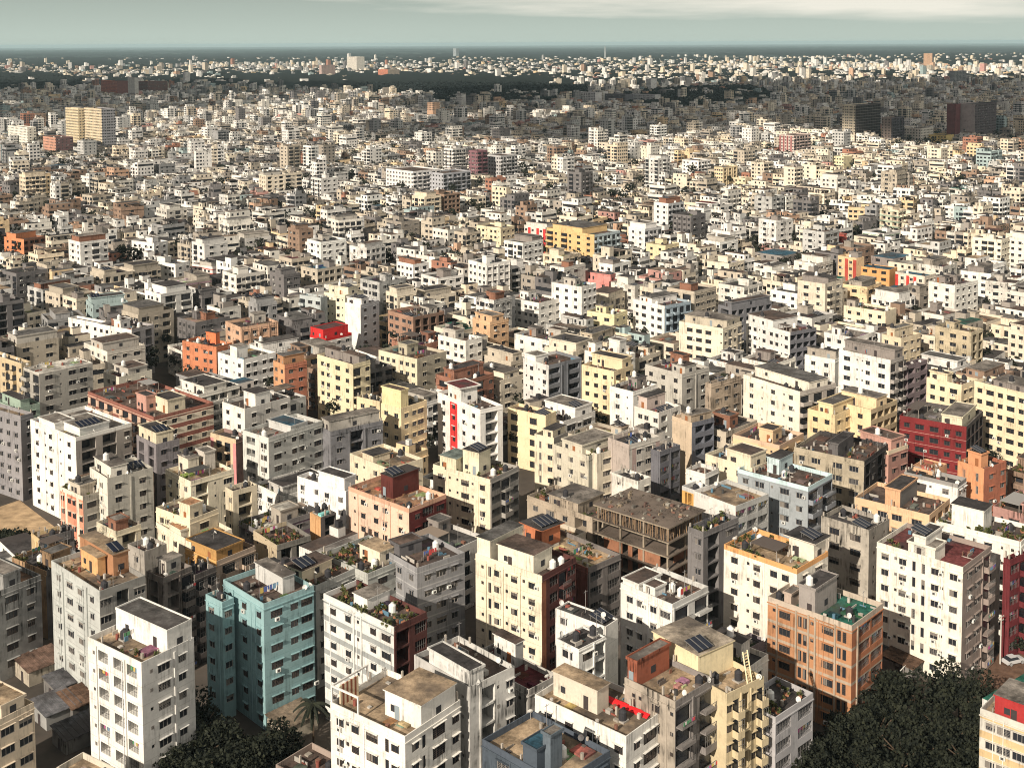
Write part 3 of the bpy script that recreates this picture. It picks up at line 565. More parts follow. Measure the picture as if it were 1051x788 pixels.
H('the peach and maroon block', 'peach block with shaded maroon side and a dark maroon tower on its orange deck', (357.6,503.5), (419.7,522), (458,512), 5.6, (.74,.54,.42),'p','-s|w-ww|-w-','-wBW', wr=(.13,.03,.028), parw=(.66,.40,.28), T=[(391,403,489.7,434,4.0,(.12,.035,.03),'d',{'sol':3})], seed=65)  # maroon of the side is deepened by the shade put into it
H('the dark ribbed block', 'dark grey block with two white pillar strips and rubble on its roof', (328,437), (339,443), (393,432), 5.6, (.22,.22,.235),'n','-','-w-|D|-w-', seed=66, auto=True, old=1, acc=(.6,.6,.58))
H('the yellow tower', 'pale yellow tower with blank front wall and orange-yellow rear wing', (391,414), (411.7,419), (438,410), 6, (.81,.67,.44),'d','-w-','-w-wW-', T=[(391,411.7,401.4,419,4.6,(.80,.68,.40),'n',{'flush':1,'door':False})], g=10, seed=67)
H('the yellow-cream laundry block', 'cream block with laundry windows tucked against the yellow tower', (366,405), (390,412), (399,405), 5.2, (.72,.60,.40),'d','-w-W-','-', seed=68, g=12)
H('the primrose apartment block', 'pale yellow apartment block with three window columns and yellow balconies', (325.5,362.5), (362,374), (380,368), 7, (.74,.66,.46),'n','-wA-W-w-','b-w', seed=69, g=10)
H('the coral brick block', 'coral and orange brick block with square windows', (280.5,371.5), (292,374.5), (315,371), 6, (.66,.36,.20),'n','-w-','-w-w-', wr=(.48,.2,.13), seed=70)
H('the red-striped white block', 'white block with one red vertical stripe and a red roof room', (449,401.5), (493,420.5), (516,416), 6, (.82,.80,.76),'n','-w-r-w-w-','-D-', acc=(.66,.05,.05), T=[(457,470,399,487,3.6,'w','r',{'over':.8}),(461,468,398,474,2.4,'r','r',{'door':False})], seed=71)
H('the lemon solar house', 'yellow house with arched window and a dark solar array roof', (521,419), (560,426.5), (571,422), 5, (.80,.66,.44),'n','-G---','-', sol=5, seed=72, auto=False)
H('the cream box house', 'cream box house with one tall window beside the red shade awning', (548.6,446), (568.4,449.5), (583,442), 5, (.76,.68,.52),'c','-t-w','-', seed=73, wr=(.4,.37,.33))
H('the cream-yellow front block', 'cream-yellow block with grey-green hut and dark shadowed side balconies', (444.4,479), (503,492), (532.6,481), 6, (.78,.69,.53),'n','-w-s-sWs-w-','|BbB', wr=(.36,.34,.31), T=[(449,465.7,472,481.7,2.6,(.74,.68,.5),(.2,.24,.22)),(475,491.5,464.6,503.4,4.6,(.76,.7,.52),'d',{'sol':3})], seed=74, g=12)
H('the slim rose tower', 'slim grey tower with pinkish side strips and dark rear roof', (624,448), (646,456.5), (677,447), 6.2, (.44,.38,.34),'d','--','-Rw-W-R', acc=(.44,.33,.3), seed=75, auto=False, wr=(.55,.52,.47))
H('the dark red-awning house', 'dark house with red roof sheet beside the slim grey tower', (668,460), (677.5,463.5), (698,456), 5.6, (.16,.16,.18),'r','-','B|B', seed=76, auto=False)
H('the plain beige wall block', 'block with tall blank beige wall and dark glazed side', (690,427), (710,434), (733,430), 6.2, (.62,.50,.37),'t','---','-BB', wr=(.15,.16,.19), seed=77, sol=0)
H('the two-tone grey block', 'grey-beige tower with narrow windows behind the blank beige wall', (662,373), (700,384), (728,376), 7, (.52,.50,.45),'n','-w-','-w-|-w-', wr=(.45,.43,.39), seed=78)
H('the old beige block', 'weathered beige block with uneven windows beside the grey-beige tower', (724,391), (730,394), (761,385), 6.3, (.45,.37,.29),'n','-','-w-w-w-', old=1, seed=79)
H('the yellow grid block', 'pale yellow apartment block with a neat grid of windows', (597,373), (630,381), (650,372), 6.5, (.80,.66,.44),'n','-w-w-w-s','-b-', seed=80)
H('the white side block', 'bright white block with few windows next to the pale yellow grid block', (626,396), (650,402), (674,394), 6, (.83,.81,.76),'n','-w-s-','-w-', seed=81)
H('the solar-roofed white house', 'white house with a wide dark solar canopy on its roof', (651,415), (676,423.5), (699,414), 5.6, (.76,.73,.67),'n','-ww-w','-B-', sol=5, seed=82, T=[(652,664,408,684,2.7,(.6,.5,.45),'d')])
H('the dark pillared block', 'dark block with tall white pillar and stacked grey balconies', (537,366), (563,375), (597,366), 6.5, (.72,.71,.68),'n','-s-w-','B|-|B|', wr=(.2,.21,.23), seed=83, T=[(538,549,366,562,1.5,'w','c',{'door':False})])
H('the curved-terrace cream house', 'cream house with white lattice balconies beside the lemon solar house', (568,455), (604,468), (640,455), 5, (.6,.56,.46),'n','-w-','-B-B', wr=(.34,.34,.3), g=14, seed=84)
H('the cream parapet house', 'cream-walled house with tall dark doorway left of the slim grey tower', (600,456), (613,466), (645,454), 5.2, (.7,.64,.52),'n','-','-W|W-', g=8, seed=85)
H('the white laundry house', 'white house with flat dark top and peeling walls in front of the slim grey tower', (628,484), (655,494), (668,488), 5, (.78,.75,.68),'d','-s-','-w', old=1, seed=86, auto=False)
H('the orange-walled hut house', 'white-topped hut with orange wall left of the tan terrace', (700,497), (713,503), (727,497), 5.5, (.70,.42,.14),'c','-D-','-', seed=87, auto=False, parw='l' and (.6,.6,.58))
H('the terrace block', 'white and grey block with broad tan terrace and glazed balcony front', (712,505), (755,519.5), (789,509), 5.6, (.72,.70,.66),'t','--','BBB', wr=(.5,.5,.48), seed=88, sol=0, tank=0, auto=False)
H('the dark panel block', 'dark grey block with orange drain pipes behind the peach-topped block', (706,538), (722,546), (758,529), 6.4, (.2,.19,.19),'d','-w','-D-W-', seed=89, g=8, acc=(.5,.2,.1))
H('the small white shed block', 'little white shed house with dark roof at the edge of the tan terrace', (704,482), (724,486.5), (738,481), 5.8, (.74,.72,.68),'n','-s-','-D', seed=90, auto=False)
H('the cream stepped block', 'cream block with stepped parapets behind the pale blue-grey block', (724,466), (772,480), (800,470), 6, (.76,.68,.52),'n','-w-s-W-','-w-', T=[(745.7,770,468,786,2.6,(.76,.68,.52),'n')], seed=91, sol=0)
H('the pale blue-topped block', 'blue-grey block with pale blue parapet band and roof room', (757,481), (829.4,500), (854.5,485.5), 6, (.33,.36,.38),'n','-w-W-s-W-w-','b-b', parw=(.55,.70,.72), T=[(787.5,799.7,471,816.5,2.8,(.58,.7,.72),'d')], seed=92, wr=(.28,.3,.33), bands=((.55,.68,.70),9.1,10.5) and None)
H('the peach double house', 'peach house with stepped roof and red strip before the tall cream block', (752,446), (800,457), (825,444), 5, (.74,.54,.34),'n','-w-w-s-','-W-', seed=93, parw=(.7,.5,.36))
H('the tall window-grid block', 'tall cream-white block with big square windows and stacked side balconies', (763,382), (821,402), (858,391), 7, (.82,.77,.66),'n','-w-s-w-sw-','b-b-b', wr=(.46,.42,.38), seed=94)
H('the yellow twin block', 'yellow block with square windows left of the taller yellow block', (829,418.5), (857,426), (882,415), 6, (.80,.65,.40),'p','-w-w-','-w-', seed=95)
H('the taller yellow block', 'taller yellow block with dark shadowed balconies on its side', (856,411), (894,420.5), (921,410), 6.4, (.80,.63,.40),'d','-w-w-','BB', wr=(.5,.4,.26), seed=96)
H('the maroon block', 'deep red block with pale window trims and thin white lines', (923.4,428), (992,438), (1009,427), 5.2, (.20,.03,.032),'c','-w-W-W-w-w-','-D', wr=(.1,.09,.09), bands=((.6,.35,.3),0,.09), T=[(965,986,430,1000,2.2,(.72,.66,.5),'c')], seed=97, par=.8)
H('the black-walled block', 'beige old block with black side wall full of laundry', (815,461), (887,473.5), (911.5,461), 5.6, (.48,.42,.32),'n','-w-W-|-W-W-','-D-w-', wr=(.07,.065,.065), old=1, seed=98, T=[(850,860,456,876,2.8,(.16,.15,.15),'d')], g=10)  # side wall colour far darker than the beige front
H('the rust-pink block', 'rust-pink block with cream parapet right of the black side wall', (878,451), (912,463), (932,454), 5.2, (.55,.32,.26),'n','-','-w-W', seed=99, parw=(.7,.6,.44), wr=(.42,.24,.2))
H('the white ornate house', 'white house with dark cornice teeth and a red window canopy', (928,485), (983,496.8), (992,492.5), 5, (.78,.77,.74),'x' and 'd','--s-s-w-','-w', seed=100, parw=(.3,.29,.28), cols=8, auto=False)
H('the orange step house', 'orange house with brown block wing right of the white ornate house', (983,472), (1010,481), (1033,474), 5.6, (.70,.34,.18),'d','-t-','-w-w', wr=(.42,.16,.1), seed=101)
H('the peach terrace house', 'low peach house with long dark terrace and a square peach tower', (877.6,512.7), (954,528.5), (975,520), 4.6, (.72,.50,.32),'n','-A-WW-W-','-D', T=[(908.5,924,503.5,949,3.0,(.66,.4,.24),'d',{'door':False,'wr':'x'})], seed=102, cols=4)
H('the orange canopy house', 'small house with bright orange sloping roof behind the white ornate house', (935,478), (958,484), (972,474), 5, (.68,.42,.26),'p','-D-','-', seed=103, auto=False, par=.3)
H('the yellow right-edge block', 'long yellow block with many balconies at the right photo edge', (1000,389.5), (1055,404), (1072,397), 7, (.81,.69,.49),'c','-w-W-w-W-w-','-b', seed=104)
H('the yellow front row block', 'yellow block with parapet pots between the deep red block and the long yellow block', (951,386.5), (987,395), (1004,388), 6, (.81,.69,.49),'n','-w-w-W-','-w', seed=105, g=8)
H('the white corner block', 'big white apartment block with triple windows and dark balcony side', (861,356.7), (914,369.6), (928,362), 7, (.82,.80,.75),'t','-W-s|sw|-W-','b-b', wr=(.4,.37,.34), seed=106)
H('the low white neighbour block', 'low white block joined to the west of the big triple-window block', (826,363), (857,369), (865,363), 5, (.80,.78,.72),'n','-w-w-','-', seed=107)
H('the black-sided block', 'dark block with wine-coloured panels behind the big triple-window block', (924,371.5), (932,375), (952,368), 6, (.2,.16,.17),'n','-','BwB', seed=108)
H('the ribbed white block', 'white block with a column of balconies and dark planted side', (766,325), (811,341), (838,333), 6, (.76,.75,.72),'n','-w-w-s-w-','BB', wr=(.18,.18,.2), seed=109, g=14)
H('the cream slab block', 'cream block whose wide wall holds short rows of shaded windows', (697,330.5), (742,337), (761,331), 6.4, (.80,.72,.58),'n','--WWW--s','-w-b', seed=110)
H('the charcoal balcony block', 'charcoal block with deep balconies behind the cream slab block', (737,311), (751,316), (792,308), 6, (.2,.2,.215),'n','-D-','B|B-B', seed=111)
H('the white and blue block', 'white block with light blue balcony side and garden roof', (650,304), (682,314), (709,306), 6, (.82,.80,.76),'n','-w-W-','-b-b', wr=(.36,.44,.5), seed=112, g=8)
H('the white window tower', 'tall white block with evenly spaced small windows', (566,288), (597,294.5), (612,288), 7, (.84,.82,.78),'c','-w-w-w-','-w', seed=113)
H('the ochre house', 'ochre house with dark windows left of the tall white block', (549.5,288), (566,291), (574,288), 5, (.72,.44,.12),'n','-w-w','-', seed=114)
H('the pink terrace block', 'pink stepped block behind the tall white block', (596,284), (625,289), (634,284), 4.6, (.70,.30,.27),'n','-w-w-w-','-w', seed=115)
H('the pale wide block', 'wide white block with two rows of windows left of the ochre house', (520,303), (553,311), (576,304), 5, (.80,.78,.73),'n','-w-w-w-','-w-', seed=116)
H('the straw-coloured block', 'straw-yellow block with large windows below the tall white block', (602.7,319), (630.5,323), (644,318), 5, (.76,.68,.44),'n','-W-W-','-w-', seed=117)
H('the low white hutted block', 'white block with two tall roof huts before the straw-yellow block', (600,357), (636,367), (652,358), 5, (.80,.77,.70),'c','-w---','-w-', T=[(604,611,352,618,3.0,'w','c'),(625,636,350,648,4,'w','c')], seed=118)
H('the white stepped block', 'white block with brown storey line left of the pale yellow grid block', (528,340), (566,350), (585,341), 5, (.80,.78,.72),'n','-w-w-w-','-w-', seed=119, acc=(.5,.2,.12))
H('the twin-tone long block', 'orange and yellow apartment block with pale blue-grey side', (561,234), (610,241), (636.5,237), 7, (.74,.52,.26),'n','bw-bw-W-W-','b-b-b', wr=(.45,.52,.54), seed=120, rb=False)
H('the red-ribbed block', 'white block with red window strips left of the orange and yellow block', (538,229), (560,233.5), (570,229), 6, (.72,.68,.62),'n','wRw-RwR','-', acc=(.6,.06,.06), seed=121)
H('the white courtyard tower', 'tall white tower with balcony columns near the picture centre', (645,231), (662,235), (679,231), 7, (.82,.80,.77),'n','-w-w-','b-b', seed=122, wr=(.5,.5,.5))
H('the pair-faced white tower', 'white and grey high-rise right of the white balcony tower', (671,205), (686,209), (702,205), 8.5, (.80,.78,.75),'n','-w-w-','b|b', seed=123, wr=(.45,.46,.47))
H('the olive cream block', 'cream block beside the white balcony tower with yellow parts', (663,247), (683,252), (697,246), 5.4, (.74,.64,.42),'n','-w-w-','-w', seed=124)
H('the orange villa', 'bright orange-red house with square windows and a raised corner room', (187,348.5), (222,356), (238,346), 5, (.60,.24,.13),'n','-w-w-ww-','-w-w', T=[(214,224,341,237,3.0,(.72,.22,.1),'d',{'door':False})], seed=125, sol=0)
H('the white house by the orange villa', 'white house with corner tower next to the bright orange-red house', (223.5,360), (250,369), (283,360), 5, (.82,.81,.78),'c','-s-w-','-w-w-', T=[(236,243,356,254,3.2,'w','c',{'door':False})], seed=126)
H('the long white twin block', 'long white block with many square windows and a blank side wall', (70,324), (103,332), (112,327), 5, (.82,.80,.76),'n','-ww-w-w-','-', seed=127)
H('the second white twin block', 'white block with dark-topped stair room joined to the long white block', (100,331), (135,338.5), (158,330), 5.4, (.82,.80,.76),'n','-w-w-s-','-D-', wr=(.4,.38,.38), seed=128)
H('the white mid-left block', 'white block with roof huts below the long white block', (86,354), (110,361), (149,355), 5.2, (.74,.71,.63),'n','-w-','-w-w-W-', seed=129, wr=(.55,.52,.46))
H('the cream low row block', 'pale block with dark solar roof above the brown and cream banded block', (106,381), (122,387), (156,379), 5, (.70,.66,.56),'n','-ww-','-w-w-', sol=4, seed=130)
H('the snowy cube block', 'white cube-shaped block in the upper left crowd', (135,246), (158,249.5), (172,245.5), 5, (.82,.81,.78),'n','-w-w-','-w-', seed=131)
H('the paired snowy block', 'white stepped block just below the white cube-shaped block', (154,266), (180,271), (195,266), 5, (.82,.81,.77),'n','-w-ww-','-w-w', seed=132)
H('the red-banded low block', 'low white block with red bands between its windows', (197,269.5), (218,274), (227,271), 4, (.78,.72,.68),'n','-ww-ww-','-', bands=((.55,.1,.08),2.4,.8), seed=133)
H('the burnt orange block', 'orange block with brown side balconies at the upper left edge', (4,239), (24.4,245.7), (46,240), 5, (.68,.28,.14),'n','-w-b-w-','B-B', wr=(.3,.15,.1), seed=134)
H('the red top house', 'white house whose whole top storey is bright red', (318,343), (334.5,347.5), (361,341), 4.2, (.74,.70,.66),'M','-w-','-w-', bands=((.66,.03,.03),14.6,17) and None, parw=(.6,.03,.03), T=[(318,334.5,338.5,361,2.6,'r','M',{'flush':1,'over':.02})], seed=135, auto=False)
H('the white blind-wall block', 'white block with tall blank wall behind the red-topped house', (354,309), (370,313), (389,306), 6.4, (.83,.82,.79),'n','---','-w-', seed=136, wr=(.45,.45,.46))
H('the cool grey balcony block', 'cool grey block with white balcony lines beside the cream slim block', (307.5,301), (329,305.5), (336,301), 6, (.48,.52,.52),'n','b-W-W','-', seed=137)
H('the cream slim block', 'slim cream block with a yellow end wall left of the blank-walled white block', (332.7,297), (354,303), (373,295), 6, (.78,.72,.56),'n','-w-s-','-w-', seed=138)
H('the rusty brown block', 'brown block with open dark upper terrace and white doorway', (398,319), (424,325.5), (456,320), 5, (.40,.25,.18),'n','-W-W-','-D-D', wr=(.25,.16,.12), seed=139)
H('the apricot block', 'apricot block with small square windows near the centre', (485,325), (503,330.5), (522,326), 6, (.66,.44,.27),'n','-w-w-','-w-w-', seed=140)
H('the khaki stepped block', 'khaki block with two upper rooms behind the primrose apartment block', (388.5,360), (428,368.5), (458,361), 6, (.70,.64,.48),'n','-w-w-w-','-w-W-', wr=(.5,.45,.35), seed=141)
H('the white L-shaped block', 'white block with long low wing right of the khaki stepped block', (449.6,343), (478,350), (495,345), 6, (.82,.79,.73),'n','-w-w-','-w', seed=142)
H('the curved white block', 'white block with round-topped parapet in the upper centre', (407,267.5), (424,271.5), (440,268.5), 5, (.82,.80,.77),'n','-w-w-','-b-', seed=143)
H('the butter-cream block', 'tall butter-coloured block at the head of a dark balcony row', (489,230), (514,234), (528,230), 6, (.78,.70,.50),'n','-w-w-s-','-w', seed=144)
H('the white right-side block', 'white block with tidy windows at the upper right', (986,278), (1017,281), (1027,278), 5.4, (.83,.81,.76),'n','-w-w-W-','-w', seed=145)
H('the cream high balcony block', 'tall cream block with white balcony rows near the right edge', (998,243), (1028,246), (1036,243), 7, (.80,.75,.62),'n','-w-bb-w','-w', seed=146, balk=1)
H('the red-striped low block', 'cream low block with two bright red stripes and a pale blue roof', (919,278), (949,283.5), (961,279), 4.4, (.72,.64,.54),'B','R-w-RwR-w-','-w', acc=(.62,.06,.05), seed=147, auto=False)
H('the orange blue-roof block', 'orange block under a blue sheet roof', (882,273), (913,277), (921,273.5), 4.6, (.70,.38,.16),'B','-W-W-W-','-', seed=148, auto=False, par=.3)
H('the sand-orange block', 'sand-coloured block with red balcony parts left of the blue sheet roof', (860,261), (879,265), (887,262), 6, (.72,.52,.32),'n','w-RwR','-', acc=(.45,.08,.06), seed=149)
H('the brick-red small tower', 'small brick-red tower in the upper right crowd', (848,240.5), (864,245), (872,241), 5, (.42,.10,.08),'n','-W-W','-w', seed=150)
H('the white split block', 'white block with narrow tower left of the beige old block', (953,288), (980,293), (1004,287), 6, (.80,.78,.72),'n','-w-w-','-w-', seed=151)
H('the lemon strip block', 'low lemon-cream block with a row of small windows', (866,313), (909,320), (920,315), 4.6, (.80,.70,.53),'n','-w-w--w-w-','-', seed=152)
H('the beige aged block', 'aged beige block with uneven balconies and dark stains at right', (960,332), (997,341), (1009,333), 6, (.56,.48,.34),'n','-w-W-w-','-D', old=1, seed=153, g=12)
H('the blue shed hall', 'low hall with long cyan-blue sheet roof in the upper right', (775,257), (803,263), (823,256), 3.4, (.3,.28,.26),'B','-w-w-','-w-', seed=154, auto=False, par=.2)
H('the blue canopy block', 'block under dark blue roof canopies above the orange block', (894,261), (917,266), (938,260), 4.6, (.3,.26,.24),'B','-W-W','-D', seed=155, auto=False, par=.2)
H('the tan low block', 'tan house with long roof right of the lemon-cream low block', (905,341), (925,347), (945,340), 5, (.70,.60,.44),'n','-w-','-w', seed=156)
# ---- towers far off: 'by' is the pixel row of the ground
H('the twin beige towers', 'beige high-rise with cream window piers at the upper left', (67,110), (80,111.5), (86,110), 0, (.70,.60,.42),'n','w|w|w','-w-w', by=158, seed=160)
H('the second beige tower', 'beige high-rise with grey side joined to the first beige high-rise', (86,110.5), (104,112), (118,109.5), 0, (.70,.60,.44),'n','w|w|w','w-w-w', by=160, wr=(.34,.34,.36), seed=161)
H('the white far-left block', 'white ten-window block at the upper left edge', (8,129), (28,131), (37,128), 0, (.80,.77,.68),'n','-w-w-w','-w-w', by=157, seed=162)
H('the small brick tower', 'reddish brick mid-rise between the white and beige towers', (44,140), (57,141.5), (75,138), 0, (.60,.33,.24),'n','-w-w','-w-', wr=(.2,.12,.12), by=163, seed=163)
H('the long brick hospital block', 'long brick-red block far behind the beige towers', (103.6,82), (120,83.5), (134,82), 0, (.48,.17,.12),'n','w-w-w-w','--', by=104, wr=(.2,.08,.07), seed=164)
H('the brick hospital wing', 'dark brick wing right of the white stair tower', (142,83), (152,84), (172,82), 0, (.2,.08,.07),'n','w-w','-w-w-w', by=102, wr=(.17,.08,.07), seed=165)
H('the white stair tower', 'slim white stair tower set in the long brick block', (131,79), (138,80), (142,79), 0, (.62,.6,.56),'n','-|-','-', by=106, seed=166)
H('the white complex front', 'big white apartment complex with many balconies in the upper centre', (396,174), (424,176), (452,174), 0, (.80,.78,.76),'n','-w-w-w','b-b-b', by=207, seed=167)
H('the white complex rear', 'grey wing of the white apartment complex', (440,177), (455,178), (483,174), 0, (.45,.46,.49),'n','-w','b-b-b', by=207, seed=168)
H('the wine-dark tower', 'wine-dark mid-rise right of the white apartment complex', (481,153), (490,155), (500,153), 0, (.25,.13,.15),'n','w-w','b-b', by=195, seed=169)
H('the grey row block', 'grey mid-rise with white balcony lines near the upper centre', (498,158), (514,160), (531,157), 0, (.5,.5,.5),'n','-w-w','b-b-b', by=193, seed=170)
H('the unfinished black tower', 'tall unfinished tower with cream stair wing and open black floors', (864.6,106.5), (878,108), (904,104.5), 0, (.72,.64,.5),'d','w-w','DDD', wr=(.12,.11,.11), rb=((.30,.28,.27),2.75,.25), by=152, seed=171, auto=False)
H('the narrow dark tower', 'narrow dark tower with brown strip beside the unfinished tower', (905,119.5), (915,121), (928,118), 0, (.34,.28,.25),'n','w|-','b-b', wr=(.12,.11,.13), by=153, seed=172)
H('the maroon slab tower', 'large grey and maroon slab tower at the upper right', (982,105), (1001,107), (1023,104), 0, (.46,.40,.39),'d','---','w-w-w', wr=(.13,.11,.12), by=150, seed=173, auto=False)
H('the maroon fin tower', 'sloping maroon fin attached before the large slab tower', (972,106), (981,107), (986,106), 0, (.2,.075,.08),'M','-','-', by=150, seed=174, auto=False)
H('the orange horizon tower', 'tall orange tower standing alone near the right horizon', (948,54), (957,55), (969,55), 0, (.62,.40,.26),'n','w-w','w-w', wr=(.12,.12,.14), by=70, seed=175, auto=False)
H('the pale twin tower', 'pale grey high-rise below the orange horizon tower', (975,72), (980,73), (992,71), 0, (.45,.46,.47),'n','w','b-b', by=92, seed=176)
H('the arcaded white slab', 'long white slab with arched roofline amid the dark woods', (615,79), (668,81), (674,80), 0, (.82,.81,.78),'n','-ww-|-ww-|-ww-|-ww-','-', by=96, seed=177, auto=False, lodf=1)
H('the grey campus block', 'grey banded block before the woods left of the arcaded slab', (591,93), (611,95), (618,94), 0, (.75,.74,.72),'n','W-W-W-W','-', by=110, seed=178)
H('the dark campus wing', 'dark glazed wing between the grey campus blocks', (612,95), (642,97), (650,96), 0, (.16,.16,.18),'n','WWWWWW','-', by=110, seed=179)
H('the right campus wing', 'grey campus wing with even windows at the end of the dark wing', (645,95), (672,97.5), (678,97), 0, (.66,.65,.64),'n','w-w-w-w-w','-', by=110, seed=180)
H('the pale palace block', 'pale long block with brown end tower far left of centre', (305,65), (330,67), (344,66), 0, (.55,.42,.38),'n','w-w-w','w-w', by=82, seed=181)
H('the white far office', 'white office tower on the plain left of centre', (356,57), (366,58.5), (374,58), 0, (.74,.70,.62),'n','w-w','-', by=76, seed=182)
H('the far orange block', 'orange-red block in front of the woods left of centre', (388,70), (398,71.5), (410,70), 0, (.62,.24,.15),'n','w-w','w-w', wr=(.5,.42,.34), by=82, seed=183)
H('the far twin slabs', 'slim grey twin tower on the centre horizon', (465,49), (468,50), (471,49.5), 0, (.42,.48,.5),'n','w','w', by=60, seed=184, auto=False)
H('the yellow window tower', 'cream-yellow mid-rise in a sunny patch on the right', (855,159), (866,161), (875,158), 0, (.80,.72,.48),'n','-w-w','-', by=182, seed=185)
H('the cream row tower', 'cream mid-rise with red column right of the yellow mid-rise', (800,137), (815,139), (832,136), 0, (.62,.5,.45),'n','RwRw','b-b-b', acc=(.3,.1,.1), by=165, seed=186)
H('the yellow corner block far', 'yellow low block below the large slab tower', (952,137), (971,139), (979,136), 0, (.80,.62,.26),'n','-w-w','-', by=152, seed=187)
H('the white tier block', 'white tiered block left of the yellow low block', (927,130), (945,132), (958,129), 0, (.72,.68,.6),'n','-w-w-w','-w', by=152, seed=188)
H('the tall white centre slab', 'white slab with cream side right of the campus', (700,163), (717,165), (729,162), 0, (.84,.82,.78),'n','-w-w-','b-b', by=188, seed=189)
H('the beige striped tower', 'beige mid-rise with dark glass strip in the right middle distance', (733,170), (742,172), (757,169), 0, (.74,.62,.42),'n','w','-|B|-', by=196, seed=190)
H('the yellow long block', 'cream-yellow stepped block in the right middle distance', (741,180), (765,183), (772,180), 0, (.81,.69,.49),'n','-w-w-w','-', by=196, seed=191)
# ------------------------------------------------------------------ ground
DBG = globals().get('DBG_FLAG', False)
def ground():
    m, nt, p = new_mat('city_ground', .95, .1); P = pos(nt)
    a = rng_node(nt, noise_node(nt, P, .05, 5, .7), .35, .65, 0, 1)
    near = mixc(nt, a, (.06, .054, .048), (.12, .10, .085))
    b = rng_node(nt, noise_node(nt, mapped(nt, P, (.0006, .0022, 1)), 1.0, 7, .72), .42, .62, 0, 1)
    far = mixc(nt, b, (.008, .014, .014), (.035, .046, .036))
    d = nt.nodes.new('ShaderNodeVectorMath'); d.operation = 'LENGTH'; nt.links.new(P, d.inputs[0])
    f = rng_node(nt, d.outputs['Value'], 2600, 3600, 0, 1)
    nt.links.new(mixc(nt, f, near, far), p.inputs['Base Color'])
    q = Q(); q.quad((-40000, -1500, 0), (40000, -1500, 0), (40000, 60000, 0), (-40000, 60000, 0)); q.build('ground', [m])['kind'] = 'structure'
ground()
def patch(name, pts, mat, z=.02, c=(.3, .25, .18)):
    P = [unproj(x, y, 0) for x, y in pts]; me = bpy.data.meshes.new(name)
    me.from_pydata([(p[0], p[1], z) for p in P], [], [list(range(len(P)))]); me.materials.append(M[mat] if isinstance(mat, str) else mat)
    at = me.attributes.new('Col', 'FLOAT_COLOR', 'FACE'); at.data.foreach_set('color', [*c, 1]); o = link(name, me); o['kind'] = 'structure'; return [(p[0], p[1]) for p in P]
m_lot = mat_col('dry_earth', (.40, .29, .18), .95, .1, .35)
LOT = patch('ground_lot', [(-30, 530), (20, 513), (62, 545), (40, 566), (-30, 575)], m_lot)
m_road = mat_col('asphalt_road', (.07, .066, .064), .9, .2, .4)
ROAD = patch('road', [(1000, 700), (1051, 640), (1120, 655), (1120, 740), (1010, 720)], mat_col('brown_yard', (.14, .085, .06), .95, .1, .5))
FIELDS = [patch('field', [(185, 99), (260, 95), (345, 93), (395, 93), (400, 97), (300, 100), (215, 104)], mat_col('dry_field', (.12, .115, .07), .95, .1, .02), z=.3)]
WOODS = [[(365, 90), (430, 88), (520, 88), (600, 92), (600, 108), (560, 112), (470, 112), (420, 104), (370, 100)], [(640, 100), (700, 94), (770, 92), (800, 104), (760, 116), (690, 116), (645, 112)], [(-40, 78), (40, 78), (90, 84), (70, 93), (0, 96), (-40, 96)]]
WOODW = [[tuple(unproj(x, y, 0)[:2]) for x, y in w] for w in WOODS]
def inside(pt, poly):
    x, y = pt; c = False; n = len(poly)
    for i in range(n):
        (x0, y0), (x1, y1) = poly[i], poly[i - 1]
        if (y0 > y) != (y1 > y) and x < (x1 - x0) * (y - y0) / (y1 - y0) + x0: c = not c
    return c
TREEPX = [(186, 752), (204, 742), (222, 752), (240, 762), (262, 768), (282, 764), (215, 766), (182, 778), (205, 782), (228, 795), (250, 800), (212, 800), (262, 785), (300, 790), (12, 552), (28, 560), (8, 566), (52, 556),
          (812, 800), (835, 795), (822, 775), (850, 765), (868, 742), (880, 775), (900, 750), (905, 725), (925, 770), (935, 735), (925, 715), (950, 760), (960, 730), (975, 745), (985, 715), (990, 775), (1000, 745), (1008, 722), (890, 730), (915, 795), (860, 800), (950, 800), (985, 805), (1045, 640)]
TREES = [unproj(x, y + 26, 0)[:2] for x, y in TREEPX]
PARK = [tuple(unproj(x, y, 0)[:2]) for x, y in [(740, 960), (812, 760), (880, 720), (905, 690), (985, 690), (1018, 700), (1005, 730), (985, 960)]]
PARK2 = [tuple(unproj(x, y, 0)[:2]) for x, y in [(60, 1000), (165, 860), (185, 775), (215, 748), (290, 762), (330, 790), (335, 1000)]]
SLUM = [tuple(unproj(x, y, 0)[:2]) for x, y in [(-20, 850), (-20, 690), (60, 690), (95, 740), (95, 850)]]
YARD = [tuple(unproj(x, y, 0)[:2]) for x, y in [(905, 650), (1000, 700), (1020, 690), (1100, 660), (1100, 720), (900, 720)]]

